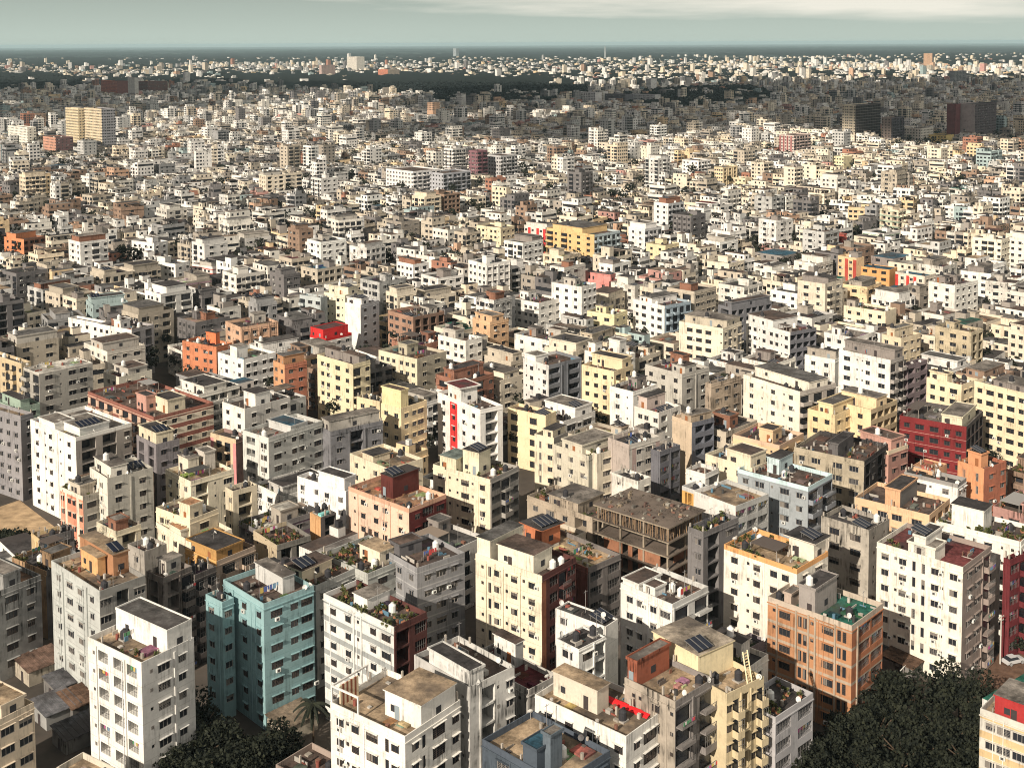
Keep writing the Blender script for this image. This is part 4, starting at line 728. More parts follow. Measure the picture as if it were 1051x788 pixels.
# ------------------------------------------------------------------ hand-placed buildings
def corners(N0, th, L, W):
    u = np.array([-cos(th), sin(th)]); v = np.array([sin(th), cos(th)]); n = np.array(N0[:2]); return np.array([n, n + v * W, n + v * W + u * L, n + u * L])
def sat(a, b):
    for P in (a, b):
        for i in range(2):
            e = P[i + 1] - P[i]; ax = np.array([-e[1], e[0]]) / (np.hypot(*e) + 1e-9); pa, pb = a @ ax, b @ ax
            if pa.max() < pb.min() or pb.max() < pa.min(): return False
    return True
HAND = []; used_parts = 0
for i, (short, label, l, c, r, fl, wall, roof, Lp, Rp, kw) in enumerate(HB):
    kw = dict(kw); by = kw.pop('by', None); lodf = kw.pop('lodf', None)
    if by:
        g = unproj(c[0], by, 0); lo, hi = 3, 115
        for _ in range(30):
            m = (lo + hi) / 2
            if proj((g[0], g[1], m))[1] > c[1]: lo = m
            else: hi = m
        h = lo; th0 = R_(46)
    else: h = fl * FH + .95 + .25; th0 = None
    N0, th, L, W = fit(l, c, r, h, th0)
    dist = float(N0[1])
    lod = 0 if dist < 300 else 1 if dist < 520 else 2
    if by: lod = 2; kw.setdefault('auto', False)
    if kw.get('parw') and isinstance(kw['parw'], str): kw['parw'] = K[kw['parw']]
    for k in ('wr', 'acc'):
        if isinstance(kw.get(k), str): kw[k] = K[kw[k]]
    cat = 'tower' if 'tower' in label.split(' with')[0] and by else 'house' if ' house' in label or ' hut' in label else 'apartment block'
    nm = {'tower': 'tower', 'house': 'house', 'apartment block': 'apartment_building'}[cat]
    HAND.append(dict(short=short, label=label, N=N0, th=th, L=L, W=W, h=h, dist=dist, cor=corners(N0, th, L, W), lod=lod, c=c, i=i, nm=nm, cat=cat, wall=K.get(wall, wall), roof=RF.get(roof, roof), Lp=Lp, Rp=Rp, kw=kw))
if DBG:
    for b in HAND: print('HB %-32s th %5.1f L %5.1f W %5.1f h %5.1f d %6.1f' % (b['short'], math.degrees(b['th']), b['L'], b['W'], b['h'], b['dist']))

# ------------------------------------------------------------------ coarse visibility raster used while planning the city
RW, RH, RS = 526, 394, 2.0
depth = np.full((RH, RW), 1e9); ids = np.full((RH, RW), -1, int)
def hull(P):
    P = sorted(set(map(tuple, P)))
    if len(P) < 3: return P
    def half(P):
        o = []
        for p in P:
            while len(o) > 1 and (o[-1][0] - o[-2][0]) * (p[1] - o[-2][1]) - (o[-1][1] - o[-2][1]) * (p[0] - o[-2][0]) <= 0: o.pop()
            o.append(p)
        return o[:-1]
    return half(P) + half(P[::-1])
def mask(cor, z0, z1):
    pts = []
    for c in cor:
        for z in (z0, z1):
            u, v, w = proj((c[0], c[1], z))
            if w < 5: return None
            pts.append((u / RS, v / RS))
    hp = hull(pts); X = [p[0] for p in hp]; Y = [p[1] for p in hp]
    x0, x1, y0, y1 = max(0, int(min(X))), min(RW, int(max(X)) + 2), max(0, int(min(Y))), min(RH, int(max(Y)) + 2)
    if x0 >= x1 or y0 >= y1: return None
    gx, gy = np.meshgrid(np.arange(x0, x1) + .5, np.arange(y0, y1) + .5); m = np.ones(gx.shape, bool)
    for i in range(len(hp)):
        (ax, ay), (bx, by) = hp[i - 1], hp[i]; m &= (bx - ax) * (gy - ay) - (by - ay) * (gx - ax) >= -.3
    return (slice(y0, y1), slice(x0, x1)), m
for b in sorted(HAND, key=lambda b: -b['dist']):
    r = mask(b['cor'], b['h'] * (.42 if b['dist'] < 700 else .3), b['h'])
    if r is None: continue
    s, m = r; depth[s][m] = b['dist']; ids[s][m] = b['i']
# heights of the plots between them
HC = np.array([b['cor'].mean(0) for b in HAND]); HRAD = np.array([math.hypot(b['L'], b['W']) / 2 for b in HAND])
rg = random.Random(11)
seeds = []
for k in range(500):
    y = 120 * (1.0117 ** (k * .62)); 
    seeds.append((rg.uniform(-.55, .55) * y * 1.1, y * rg.uniform(.9, 1.1), rg.gauss(0, 5.5), rg.random()))
SE = np.array(seeds)
PAL_W = [((.82, .80, .76), 'white'), ((.80, .77, .70), 'off-white'), ((.78, .70, .57), 'cream'), ((.80, .69, .53), 'pale yellow'), ((.78, .60, .38), 'yellow'), ((.55, .49, .40), 'beige'), ((.40, .36, .31), 'drab'),
         ((.34, .34, .34), 'grey'), ((.56, .56, .54), 'light grey'), ((.20, .19, .19), 'dark grey'), ((.60, .40, .28), 'peach'), ((.40, .20, .14), 'brick-red'), ((.55, .32, .28), 'pink'), ((.40, .50, .50), 'pale blue-green'), ((.33, .23, .17), 'brown')]
def pick_col(rg, x, y):
    sx = x / y       # west and east quarters of the city differ
    w = [30, 18, 14, 5, 2.4, 9, 5, 4, 7, 6, 2.4, 1.5, 1.1, 1.3, 4]
    if sx > .08: w[2] += 11; w[3] += 6; w[0] += 4; w[7] -= 3; w[8] -= 3
    if sx < -.08: w[5] += 3; w[6] += 3; w[7] += 3; w[9] += 6; w[14] += 4; w[0] -= 2
    if y > 900 and sx < 0: w[0] += 14; w[8] += 6
    return rg.choices(PAL_W, w)[0]
FILL = []; PITCHX, PITCHY = 13.6, 15.2
T0 = R_(46); uu = np.array([-cos(T0), sin(T0)]); vv = np.array([sin(T0), cos(T0)])
def far_density(x, y):
    if y < 2700: return 1
    n = sin(x * .0011 + 1.3) * cos(y * .0009 + x * .0004) + .5 * sin(x * .0031 + y * .0017)
    px = x / y
    d = .62 * max(0, 1 - (y - 2700) / 6000) * (1.2 if px > .03 else 1.1 if y > 4300 else .3)
    if y > 8300: d = .10
    return max(0, d * (1 + .8 * n))
def try_plot(x, y, th, L, W, fl, lowzone=False):
    cor = corners((x, y), th, L, W); cen = cor.mean(0); rad = math.hypot(L, W) / 2
    if y < 1500:
        dd = np.hypot(*(HC - cen).T) - HRAD - rad
        for k in np.where(dd < 0)[0]:
            if sat(cor, HAND[k]['cor']): return None
    for poly in ([LOT, ROAD, PARK, PARK2, YARD] if y < 450 else []) + ((FIELDS if rg.random() < .07 else WOODW + FIELDS) if y > 1400 else []):
        if inside(cen, poly) or any(inside(c, poly) for c in cor): return None
    if y < 280 and inside(cen, SLUM): fl = min(fl, rg.choice((1, 1, 2)))
    while fl >= 1:
        h = fl * FH + 1.1; r = mask(cor, 0, h)
        if r is None: return None
        s, m = r; dsub = depth[s]; con = m & (dsub < 1e8) & (dsub > y + 2); n = con.sum(); tot = max(1, m.sum())
        if n <= max(5, (.10 if y < 450 else .16 if y < 750 else .07) * tot): break
        fl -= 1
    if fl < 1:
        if y < 800 and n < .6 * tot: fl = 1
        else: return None
    return dict(N=(x, y), th=th, L=L, W=W, h=fl * FH + 1.1, fl=fl, cor=cor, m=r, dist=y)
cands = []
imax = int(3800 / 13)
for a in range(-imax, imax):
    for b in range(-imax, imax):
        p = uu * (a * PITCHX + (a // 6) * 3.2) + vv * (b * PITCHY + (b // 2) * 2.4) + np.array([0, 300]); x, y = p
        if y < 110 or y > 3300 or abs(x) > .47 * y + 40: continue
        cands.append((x, y))
for _ in range(15000):     # loose far quarters
    y = 3300 * (9600 / 3300) ** rg.random(); x = rg.uniform(-.47, .47) * y
    cands.append((x, y))
cands.sort(key=lambda c: c[1])
placed = {}
for (x, y) in cands:
    far = y > 3300
    if rg.random() > (far_density(x, y) * (1.5 if far else 1) if y > 2700 else .975 if y < 1300 else .93): continue
    k = int(np.argmin((SE[:, 0] - x) ** 2 + (SE[:, 1] - y) ** 2)) if y < 2400 else -1
    dth, hh = (R_(SE[k, 2]), SE[k, 3]) if k >= 0 else (R_(rg.gauss(0, 8)), rg.random())
    th = T0 + dth * .8
    L = PITCHX - rg.uniform(.3, 1.8); W = PITCHY - rg.uniform(.4, 2.6)
    if rg.random() < .06: L *= .62
    if rg.random() < .06: W *= .6
    if far: L *= rg.uniform(.6, 1.5); W *= rg.uniform(.6, 1.5)
    q = rg.random(); base = 2.8 + 3.2 * hh
    fl = rg.choices((1, 2, 3, 4, 5, 6, 7), (2, 8, 20, 28, 23, 13, 6))[0] if y < 800 else (max(1, int(base + rg.uniform(-.8, .8))) if rg.random() > .09 else rg.choice((2, 6, 7, 8, 9)))
    if y > 1000 and rg.random() < .008: fl = rg.choice((8, 9, 10))
    if far: fl = rg.choice((3, 4, 4, 5, 6, 7)) if rg.random() < .965 else rg.choice((9, 11, 14))
    b = try_plot(x + rg.uniform(-1.2, 1.2), y + rg.uniform(-1.2, 1.2), th, L, W, fl)
    if b is None: continue
    key = None
    if y < 2400:     # plots of turned quarters must not run into one another
        gk = (int(x // 25), int(y // 25)); bad = False
        for i_ in (-1, 0, 1):
            for j_ in (-1, 0, 1):
                for o in placed.get((gk[0] + i_, gk[1] + j_), ()):
                    if sat(b['cor'], o): bad = True
        if bad:
            L2, W2 = L * .72, W * .72; b['cor'] = corners((x, y), th, L2, W2); b['L'], b['W'], b['N'] = L2, W2, (x, y)
            if any(sat(b['cor'], o) for i_ in (-1, 0, 1) for j_ in (-1, 0, 1) for o in placed.get((gk[0] + i_, gk[1] + j_), ())): continue
            if y < 1500 and any(sat(b['cor'], HAND[k]['cor']) for k in np.where(np.hypot(*(HC - b['cor'].mean(0)).T) < HRAD + 14)[0]): continue
        placed.setdefault(gk, []).append(b['cor'])
    b['wall'], b['cname'] = pick_col(rg, x, y); j = rg.uniform(.88, 1.06); b['wall'] = tuple(min(.84, c * j) for c in b['wall'])
    b['roof'] = rg.choices([RF['d'], RF['n'], RF['g'], RF['c'], RF['t'], (.28, .21, .16), RF['w'], RF['G'], RF['r'], RF['B']], (30, 26, 22, 8, 4, 6, 2.0, .5, .8, .7))[0]
    FILL.append(b)
# ------------------------------------------------------------------ which of them show largest
zb = np.full((RH, RW), -1, int); allb = [('h', b) for b in HAND] + [('f', b) for b in FILL]
order = sorted(range(len(allb)), key=lambda i: -allb[i][1]['dist'])
for i in order:
    t, b = allb[i]; r = b['m'] if t == 'f' and 'L2' not in b else None
    r = mask(b['cor'], 0, b['h'])
    if r: zb[r[0]][r[1]] = i
cnt = np.bincount(zb[zb >= 0], minlength=len(allb))
ys, xs = np.nonzero(zb >= 0); sumx = np.bincount(zb[ys, xs], xs, len(allb)); sumy = np.bincount(zb[ys, xs], ys, len(allb))
for i, (t, b) in enumerate(allb): b['vis'] = int(cnt[i]); b['px'] = (2 * sumx[i] / max(1, cnt[i]), 2 * sumy[i] / max(1, cnt[i]))
nh = sum(1 for b in HAND if b['vis'] > 0)
fs = sorted([b for b in FILL if b['vis'] > 0], key=lambda b: -b['vis'])
N_IND = 300 - len(HAND)
IND, REST = fs[:N_IND], fs[N_IND:]
if DBG:
    print('FILL', len(FILL), 'visible', len(fs), 'smallest individual', IND[-1]['vis'], 'hidden hand', [b['short'] for b in HAND if b['vis'] < 12])

def frame_building(b):
    root = empty('construction_building', (b['N'][0], b['N'][1], 0), pi / 2 - b['th']); tag(root, b['label'], 'building', 'apartment buildings of the dense city')
    L, W = b['L'], b['W']; nf = 6; zt = b['h']; r = random.Random(3); cc = (.33, .275, .21)
    for k in range(nf):
        z = zt - k * 3.05; q = Q(); q.box(-.5, W + .5, -.5, L + .5, z - .28, z, cc, top=(.18, .145, .12)); q.build('floor_slab', ['wall_old'], root)
    for x in (.1, W / 2, W - .5):
        for j in range(4):
            y = .1 + (L - .6) * j / 3; q = Q(); z0 = 0
            for k in range(nf, -1, -1):
                z1 = zt - .28 - k * 3.05
                if z1 > z0: q.box(x, x + .4, y, y + .4, max(0, z0), z1, cc); 
                z0 = z1 + .28
            q.build('column', ['wall_old'], root)
    p = Q()
    for i in range(60):
        if i < 34: x, y = r.uniform(-.2, .6), (L * i / 34)
        else: x, y = W * (i - 34) / 26, r.uniform(-.2, .6)
        p.bar((x, y, zt - 3.05), (x + r.uniform(-.2, .2), y + r.uniform(-.2, .2), zt - .28), .05, (.30, .2, .12))
    for i in range(60):
        x, y = r.uniform(1, W - .5), r.uniform(1, L - .5); p.bar((x, y, zt - 3.05), (x, y, zt - .28), .05, (.25, .17, .1))
    tag(p.build('formwork_prop', ['paint'], root), kind='stuff')
    for k in (2, 3, 4):
        z0, z1 = zt - 3.05 * (k + 1), zt - 3.05 * k - .28
        for bb in ((.3, .45, L * .12, L * .42), (.3, .45, L * .5, L * .56), (.3, .45, L * .64, L * .9), (W * .3, W * .9, 1.2, 1.35)):
            w = Q(); w.box(*bb, z0, z1, (.36, .17, .1)); w.build('brick_wall', ['wall_old'], root)
    g = Q()
    for i in range(70):
        x, y = r.uniform(0, W), r.uniform(0, L); a = r.uniform(.15, 1.0); g.box(x, min(W, x + a), y, min(L, y + r.uniform(.15, .9)), zt, zt + r.uniform(.1, .6), r.choice(((.2, .15, .12), (.35, .28, .2), (.3, .16, .12), (.5, .47, .4))))
    tag(g.build('rubble', ['roof'], root), kind='stuff')

# ------------------------------------------------------------------ build the individual ones
nwin = 0
for b in HAND:
    kw = b['kw']; seed = kw.pop('seed', b['i'])
    if kw.get('frame'): frame_building(b); continue
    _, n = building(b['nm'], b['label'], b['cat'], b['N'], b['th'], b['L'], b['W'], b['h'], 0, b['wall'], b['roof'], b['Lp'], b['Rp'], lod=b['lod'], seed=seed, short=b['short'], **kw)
    nwin += n
PATS = ['b-w-b', '-b-W-', 'wbwb', '-B-w-B-', '-GwG-', '-w-w-', '-ww-w-', '-w-s-w-', '-w-b-w', 'wbw', '-W-w-', '-w-W-s-', '-b-b-', '-D-w', '-sWs-w-', '-w-w-w-', '-W-s-W-', '|w|w|', '-A-w-', 'b-w-b', '-w-']
FEAT = {}
WORDN = {1: 'one', 2: 'two', 3: 'three', 4: 'four', 5: 'five', 6: 'six', 7: 'seven', 8: 'eight', 9: 'nine', 10: 'ten', 12: 'twelve'}
vh = [b for b in HAND if b['vis'] > 8]
ROOFW = {RF['d']: 'black-roofed', RF['n']: 'brown-roofed', RF['g']: 'dark-roofed', RF['c']: 'grey-roofed', RF['t']: 'tan-roofed', (.28, .21, .16): 'earth-roofed', RF['w']: 'white-roofed', RF['G']: 'green-roofed', RF['r']: 'red-roofed', RF['B']: 'blue-roofed'}
ORDN = ['', 'second ', 'third ', 'fourth ', 'fifth ', 'sixth ', 'seventh ', 'eighth ', 'ninth ', 'tenth ', 'eleventh ', 'twelfth ']
def rel(b):
    best = None
    for k in vh:
        dx, dy = b['px'][0] - k['px'][0], b['px'][1] - k['px'][1]; d = math.hypot(dx, dy * 1.3)
        if best is None or d < best[0]: best = (d, k, dx, dy)
    d, k, dx, dy = best
    w = ('just right of' if dx > 0 else 'just left of') if abs(dx) > abs(dy) else ('in front of' if dy > 0 else 'behind')
    return d, k['short'], w
for b in IND: b['rel'] = rel(b)
byk = {}
for b in IND: byk.setdefault((b['rel'][1], b['rel'][2]), []).append(b)
for k, g in byk.items():
    g.sort(key=lambda b: b['rel'][0])
    for n, b in enumerate(g):
        b['label'] = f"{ORDN[min(n, 11)]}{b['cname']} {ROOFW[b['roof']]} {'low house' if b['fl'] < 4 else 'block'} {b['rel'][2]} {b['rel'][1]}"
for i, b in enumerate(IND):
    rnd = random.Random(i * 31 + 5); lod = 1 if b['dist'] < 430 else 2
    low = b['fl'] < 4
    Lp, Rp = rnd.choice(PATS), rnd.choice(PATS[:-1] + ['-D-b', 'b|b', 'B-B', 'bwb'])
    nf = b['fl']
    bands = None
    if rnd.random() < .25: bands = (tuple(x * .6 for x in b['wall']), 0, .08)
    elif rnd.random() < .06: bands = (tuple(x * rnd.choice((.5, .7)) for x in b['wall']), 2.4, .5)
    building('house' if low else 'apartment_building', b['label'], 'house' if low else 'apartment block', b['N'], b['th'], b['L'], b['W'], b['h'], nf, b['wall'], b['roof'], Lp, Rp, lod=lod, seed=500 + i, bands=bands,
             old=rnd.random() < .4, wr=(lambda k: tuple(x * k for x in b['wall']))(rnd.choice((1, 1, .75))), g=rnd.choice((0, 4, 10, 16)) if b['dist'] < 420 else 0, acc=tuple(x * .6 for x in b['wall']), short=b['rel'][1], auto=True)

# ------------------------------------------------------------------ the thousands beyond, as one mass
def box_arrays():
    return dict(o=[], a=[], b=[], c=[], m=[])
BX = []      # ox, oy, th, x0,x1,y0,y1,z0,z1, r,g,b, rr,rg,rb(top)
ROOFGREEN = []
QD = []      # quads in local frame: ox, oy, th, x0,y0,x1,y1,z0,z1 (vertical)
rr = random.Random(77)
def split(b):
    """one plot may hold two or three narrow houses of different height and paint"""
    if b['dist'] < 480 or b['dist'] > 3300 or rr.random() < .45: return [b]
    u = (-cos(b['th']), sin(b['th'])); v = (sin(b['th']), cos(b['th'])); out = []
    nx, ny = rr.choice(((1, 2), (2, 1), (1, 2), (2, 1), (2, 2))) if b['dist'] > 700 else rr.choice(((1, 2), (2, 1)))
    fx = [0] + sorted(rr.uniform(.3, .7) if nx == 2 else 0 for _ in range(nx - 1)) + [1]; fy = [0, 1] if ny == 1 else [0, rr.uniform(.35, .65), 1] if ny == 2 else [0, .33, .66, 1]
    for i in range(nx):
        for j in range(ny):
            if rr.random() < .04: continue
            c = dict(b); c['W'] = b['W'] * (fx[i + 1] - fx[i]) - .15; c['L'] = b['L'] * (fy[j + 1] - fy[j]) - .15
            c['N'] = (b['N'][0] + v[0] * fx[i] * b['W'] + u[0] * fy[j] * b['L'], b['N'][1] + v[1] * fx[i] * b['W'] + u[1] * fy[j] * b['L'])
            c['fl'] = max(1, b['fl'] + rr.choice((-1, -1, 0, 0, 0))); c['h'] = c['fl'] * FH + 1.1
            if rr.random() < .6:
                c['wall'], _ = pick_col(rr, b['N'][0], b['N'][1]); c['roof'] = rr.choice((RF['d'], RF['n'], RF['g'], RF['d'], RF['d'], (.14, .10, .08), b['roof']))
            out.append(c)
    return out
SRC = REST + [f for f in FILL if f['vis'] == 0 and f['dist'] < 3000 and rr.random() < .75]
for b in [c for s_ in SRC for c in split(s_)]:
    x, y = b['N'][0], b['N'][1]; th, L, W, h = b['th'], b['L'], b['W'], b['h']; w = b['wall']; rf = b['roof']; d = b['dist']; P = (x, y, th)
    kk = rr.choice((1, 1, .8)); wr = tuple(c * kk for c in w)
    zr = h - .9
    BX.append((*P, 0, W, 0, L, 0, zr, *w, *rf))
    if d < 1500 and rr.random() < .5: BX.append((*P, -.35, W, -.35, L, zr - .95, zr - .8, *w, *w))
    if d < 2500 and rr.random() < .22 and b['fl'] > 1:        # flat dark strips painted for the shade inside an open storey
        z = (b['fl'] - 1) * FH + .9; QD.append((*P, -.035, .5, -.035, L - .5, z, z + 1.6)); QD.append((*P, .5, -.035, W - .5, -.035, z, z + 1.6))
    if rr.random() < .6:        # a wing that stops a storey or two higher
        hh = FH; f0 = rr.uniform(.3, .6); side = rr.random() < .5; a0, a1, c0, c1 = (0, W * f0, 0, L) if side else (0, W, L * (1 - f0), L)
        if rr.random() < .5: a0, a1, c0, c1 = (W * (1 - f0), W, 0, L) if side else (0, W, 0, L * f0)
        BX.append((*P, a0 + .01, a1 - .01, c0 + .01, c1 - .01, zr, zr + hh, *w, *rf))
        if d < 1800:
            for k in range(int((c1 - c0) / 3.5)): s = c0 + 1.7 + 3.5 * k; QD.append((*P, a0 - .02, s - .6, a0 - .02, s + .6, zr + .9, zr + 2.2))
            for k in range(int((a1 - a0) / 3.5)): s = a0 + 1.7 + 3.5 * k; QD.append((*P, s - .6, c0 - .02, s + .6, c0 - .02, zr + .9, zr + 2.2))
    if d < 1700:
        t = .18
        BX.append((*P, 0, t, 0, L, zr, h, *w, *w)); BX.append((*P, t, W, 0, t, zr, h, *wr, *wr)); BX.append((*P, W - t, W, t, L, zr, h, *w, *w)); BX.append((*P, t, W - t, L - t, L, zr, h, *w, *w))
    for i in range(rr.choice((1, 1, 2, 2, 3)) if d < 900 else rr.choice((0, 1, 1, 2))):
        rw, rl = min(W * .6, rr.uniform(2.0, 5)), min(L * .6, rr.uniform(2.0, 5)); x0, y0 = rr.uniform(.1, W - rw), rr.uniform(.1, L - rl); hh = rr.choice((2.3, 2.5, 2.8, 2.8 if d > 700 else 5))
        cc = w if rr.random() < .75 else (.34, .31, .28)
        BX.append((*P, x0, x0 + rw, y0, y0 + rl, zr, zr + hh, *cc, *rr.choice((RF['d'], RF['g'], RF['c'], rf, (.14, .12, .12)))))
        if d < 1300: QD.append((*P, x0 - .03, y0 + rl * .3, x0 - .03, y0 + rl * .3 + .9, zr + .05, zr + 2.1)); 
        if d < 1500 and rr.random() < .5:
            k = rr.choice(((.04, .04, .045), (.7, .7, .68), (.04, .04, .045)))
            BX.append((*P, x0 + .4, x0 + 1.6, y0 + .4, y0 + 1.6, zr + hh, zr + hh + 1.4, *k, *k))
    if d < 1400:
        for i in range(rr.choice((3, 5, 7, 9))):      # kerbs, tanks, sheds, low walls on the roof
            a, c2 = rr.uniform(0, W - 1.5), rr.uniform(0, L - 1.5); k = rr.choice(((.05, .05, .05), w, (.15, .12, .10), (.04, .035, .035), (.03, .035, .02), (.03, .035, .02), (.3, .27, .22), (.10, .05, .04)))
            BX.append((*P, a, a + rr.uniform(.3, 2.0), c2, c2 + rr.uniform(.3, 2.0), zr, zr + rr.uniform(.4, 1.5), *k, *k))
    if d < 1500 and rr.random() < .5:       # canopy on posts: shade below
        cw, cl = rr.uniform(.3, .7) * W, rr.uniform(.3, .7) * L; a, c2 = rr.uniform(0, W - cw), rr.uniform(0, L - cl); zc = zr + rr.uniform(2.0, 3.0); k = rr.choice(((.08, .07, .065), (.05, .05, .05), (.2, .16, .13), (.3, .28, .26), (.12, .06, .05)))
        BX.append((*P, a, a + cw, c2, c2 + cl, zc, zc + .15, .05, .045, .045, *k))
        for e in (0, 1): BX.append((*P, a, a + .2, c2 + e * (cl - .2), c2 + e * (cl - .2) + .2, zr, zc, *w, *w))
    if d < 1600 and rr.random() < .55: ROOFGREEN.append((x + sin(th) * W * rr.random() * .9 - cos(th) * L * .5, y + cos(th) * W * .5 + sin(th) * L * rr.random() * .9, zr, rr.uniform(1.2, min(W, L) * .42)))
    nf = b['fl']
    if d < 3300:
        for S, face in ((L, 0), (W, 1)):
            n = max(1, int(S / rr.choice((2.6, 3.0, 3.6)))); ww = rr.choice((1.3, 1.6, 2.0)); bal = rr.random() < .42; deep = rr.random() < .12; wb = 0.95
            for j in range(n):
                s = S * (j + .5) / n + rr.uniform(-.4, .4); kind = rr.random()
                a = min(ww if kind < .7 else .7, S / n * .8)
                if bal and j % 2 == 0: a = S / n * .85
                for f in range(0 if d < 1500 else max(0, nf - 4), nf):
                    if kind > .9 and not bal: continue
                    z = f * FH + (.2 if (bal and j % 2 == 0) else wb); z1 = f * FH + (2.6 if (bal and j % 2 == 0) else 2.35)
                    if z1 > zr: continue
                    if face == 0: QD.append((*P, -.03, s - a / 2, -.03, s + a / 2, z, z1))
                    else: QD.append((*P, s - a / 2, -.03, s + a / 2, -.03, z, z1))
                    if bal and j % 2 == 0 and d < 1500:
                        if face == 0: BX.append((*P, -1.0, -.04, s - a / 2, s + a / 2, z - .3, z + .55, *w, *w))
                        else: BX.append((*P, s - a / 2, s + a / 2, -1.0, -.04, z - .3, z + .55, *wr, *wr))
                    elif d < 800 and a > .8:
                        if face == 0: BX.append((*P, -.4, -.04, s - a / 2 - .1, s + a / 2 + .1, z1 + .05, z1 + .15, *w, *w))
                        else: BX.append((*P, s - a / 2 - .1, s + a / 2 + .1, -.4, -.04, z1 + .05, z1 + .15, *wr, *wr))
def mass(name, BX, QD):
    B = np.array(BX, 'f'); n = len(B)
    def tf(o, th, lx, ly):
        s, c = np.sin(th), np.cos(th); return o[:, 0] + lx * s - ly * c, o[:, 1] + lx * c + ly * s
    o, th = B[:, :2], B[:, 2]; xs = (B[:, 3], B[:, 4], B[:, 4], B[:, 3]); ys = (B[:, 5], B[:, 5], B[:, 6], B[:, 6])
    V = np.zeros((n, 8, 3), 'f')
    for k in range(4):
        X, Y = tf(o, th, xs[k], ys[k])
        for t in (0, 1): V[:, k + 4 * t, 0] = X; V[:, k + 4 * t, 1] = Y; V[:, k + 4 * t, 2] = B[:, 7 + t]
    fidx = np.array([(0, 1, 5, 4), (1, 2, 6, 5), (2, 3, 7, 6), (3, 0, 4, 7), (4, 5, 6, 7)]); F = (np.arange(n)[:, None, None] * 8 + fidx[None]).reshape(-1, 4)
    C = np.ones((n, 5, 4), 'f'); C[:, :4, :3] = B[:, None, 9:12]; C[:, 4, :3] = B[:, 12:15]; MI = np.zeros((n, 5), 'i'); MI[:, 4] = 1
    V = V.reshape(-1, 3); C = C.reshape(-1, 4); MI = MI.ravel()
    if QD:
        D = np.array(QD, 'f'); m = len(D); W = np.zeros((m, 4, 3), 'f'); o, th = D[:, :2], D[:, 2]
        for k, (a, b_, z) in enumerate(((3, 4, 7), (5, 6, 7), (5, 6, 8), (3, 4, 8))):
            X, Y = tf(o, th, D[:, a], D[:, b_]); W[:, k, 0] = X; W[:, k, 1] = Y; W[:, k, 2] = D[:, z]
        F = np.concatenate([F, (len(V) + np.arange(4 * m)).reshape(-1, 4)]); V = np.concatenate([V, W.reshape(-1, 3)])
        C = np.concatenate([C, np.tile(np.array([[.04, .04, .045, 1]], 'f'), (m, 1))]); MI = np.concatenate([MI, np.full(m, 2, 'i')])
    me = bpy.data.meshes.new(name); me.vertices.add(len(V)); me.vertices.foreach_set('co', V.ravel()); nf = len(F)
    me.loops.add(4 * nf); me.loops.foreach_set('vertex_index', F.astype('i').ravel()); me.polygons.add(nf)
    me.polygons.foreach_set('loop_start', np.arange(0, 4 * nf, 4, dtype='i')); me.polygons.foreach_set('loop_total', np.full(nf, 4, 'i')); me.polygons.foreach_set('material_index', MI.astype('i'))
    for k in ('wall', 'roof', 'glass'): me.materials.append(M[k])
    at = me.attributes.new('Col', 'FLOAT_COLOR', 'FACE'); at.data.foreach_set('color', C.ravel()); me.update(calc_edges=True); me.shade_flat()
    o = link(name, me); o['kind'] = 'stuff'; return o
mass('distant_city_mass', BX, QD)
if DBG: print('REST', len(REST), 'boxes', len(BX), 'quads', len(QD), 'windows', nwin, 'objects', len(bpy.data.objects))
# ------------------------------------------------------------------ trees and plants
def leaf_mesh(name, n, size, shape, seed, mat='leaf', lobes=9):
    r = np.random.RandomState(seed); R, Hh = shape
    cs = []
    for i in range(lobes):
        a = r.rand() * 2 * pi; d = R * (.15 + .62 * r.rand()); cs.append((cos(a) * d, sin(a) * d, Hh * (.30 + .5 * r.rand()), R * (.30 + .25 * r.rand())))
    k = r.randint(0, lobes, n); c = np.array(cs)[k]; d = r.normal(size=(n, 3)); d /= np.linalg.norm(d, axis=1)[:, None]; rad = c[:, 3:4] * (.55 + .5 * r.rand(n, 1)) * np.array([[1, 1, .8]])
    P = c[:, :3] + d * rad
    u = r.normal(size=(n, 3)); u /= np.linalg.norm(u, axis=1)[:, None]; v = np.cross(u, r.normal(size=(n, 3))); v /= np.linalg.norm(v, axis=1)[:, None]
    s = size * (.5 + r.rand(n, 1)); V = np.stack([P - u * s, P - v * s * .7, P + u * s, P + v * s * .7], 1).reshape(-1, 3)
    me = bpy.data.meshes.new(name); me.vertices.add(4 * n); me.vertices.foreach_set('co', V.astype('f').ravel()); me.loops.add(4 * n); me.loops.foreach_set('vertex_index', np.arange(4 * n, dtype='i'))
    me.polygons.add(n); me.polygons.foreach_set('loop_start', np.arange(0, 4 * n, 4, dtype='i')); me.polygons.foreach_set('loop_total', np.full(n, 4, 'i')); me.materials.append(M[mat]); me.update(calc_edges=True)
    return me
def trunk_mesh(H_, R, seed):
    r = random.Random(seed); q = Q(); q.cyl(0, 0, 0, H_ * .5, .3, .2, 8)
    for i in range(6):
        a = i * 1.05 + r.random(); q.bar((0, 0, H_ * (.25 + .04 * i)), (cos(a) * R * .55, sin(a) * R * .55, H_ * (.6 + .05 * r.random())), .07)
    return q.mesh('trunk', ['bark'])
TV = [(leaf_mesh('crown', 3000, .27, (4.6, 7.6), s, lobes=14), trunk_mesh(7.6, 4.6, s)) for s in (1, 2, 3, 4)]
WHERE = []
def tree(x, y, s, rz, k, label, group):
    t = empty('tree', (x, y, 0), rz); t.scale = (s, s, s * 1.0); tag(t, label, 'tree', group)
    link('crown', TV[k][0], t); link('trunk', TV[k][1], t); return t
rt = random.Random(5)
names = {0: 'bottom-left thicket beside the teal block', 1: 'empty lot at the left edge', 2: 'dark park at the bottom right'}
pos_words = []
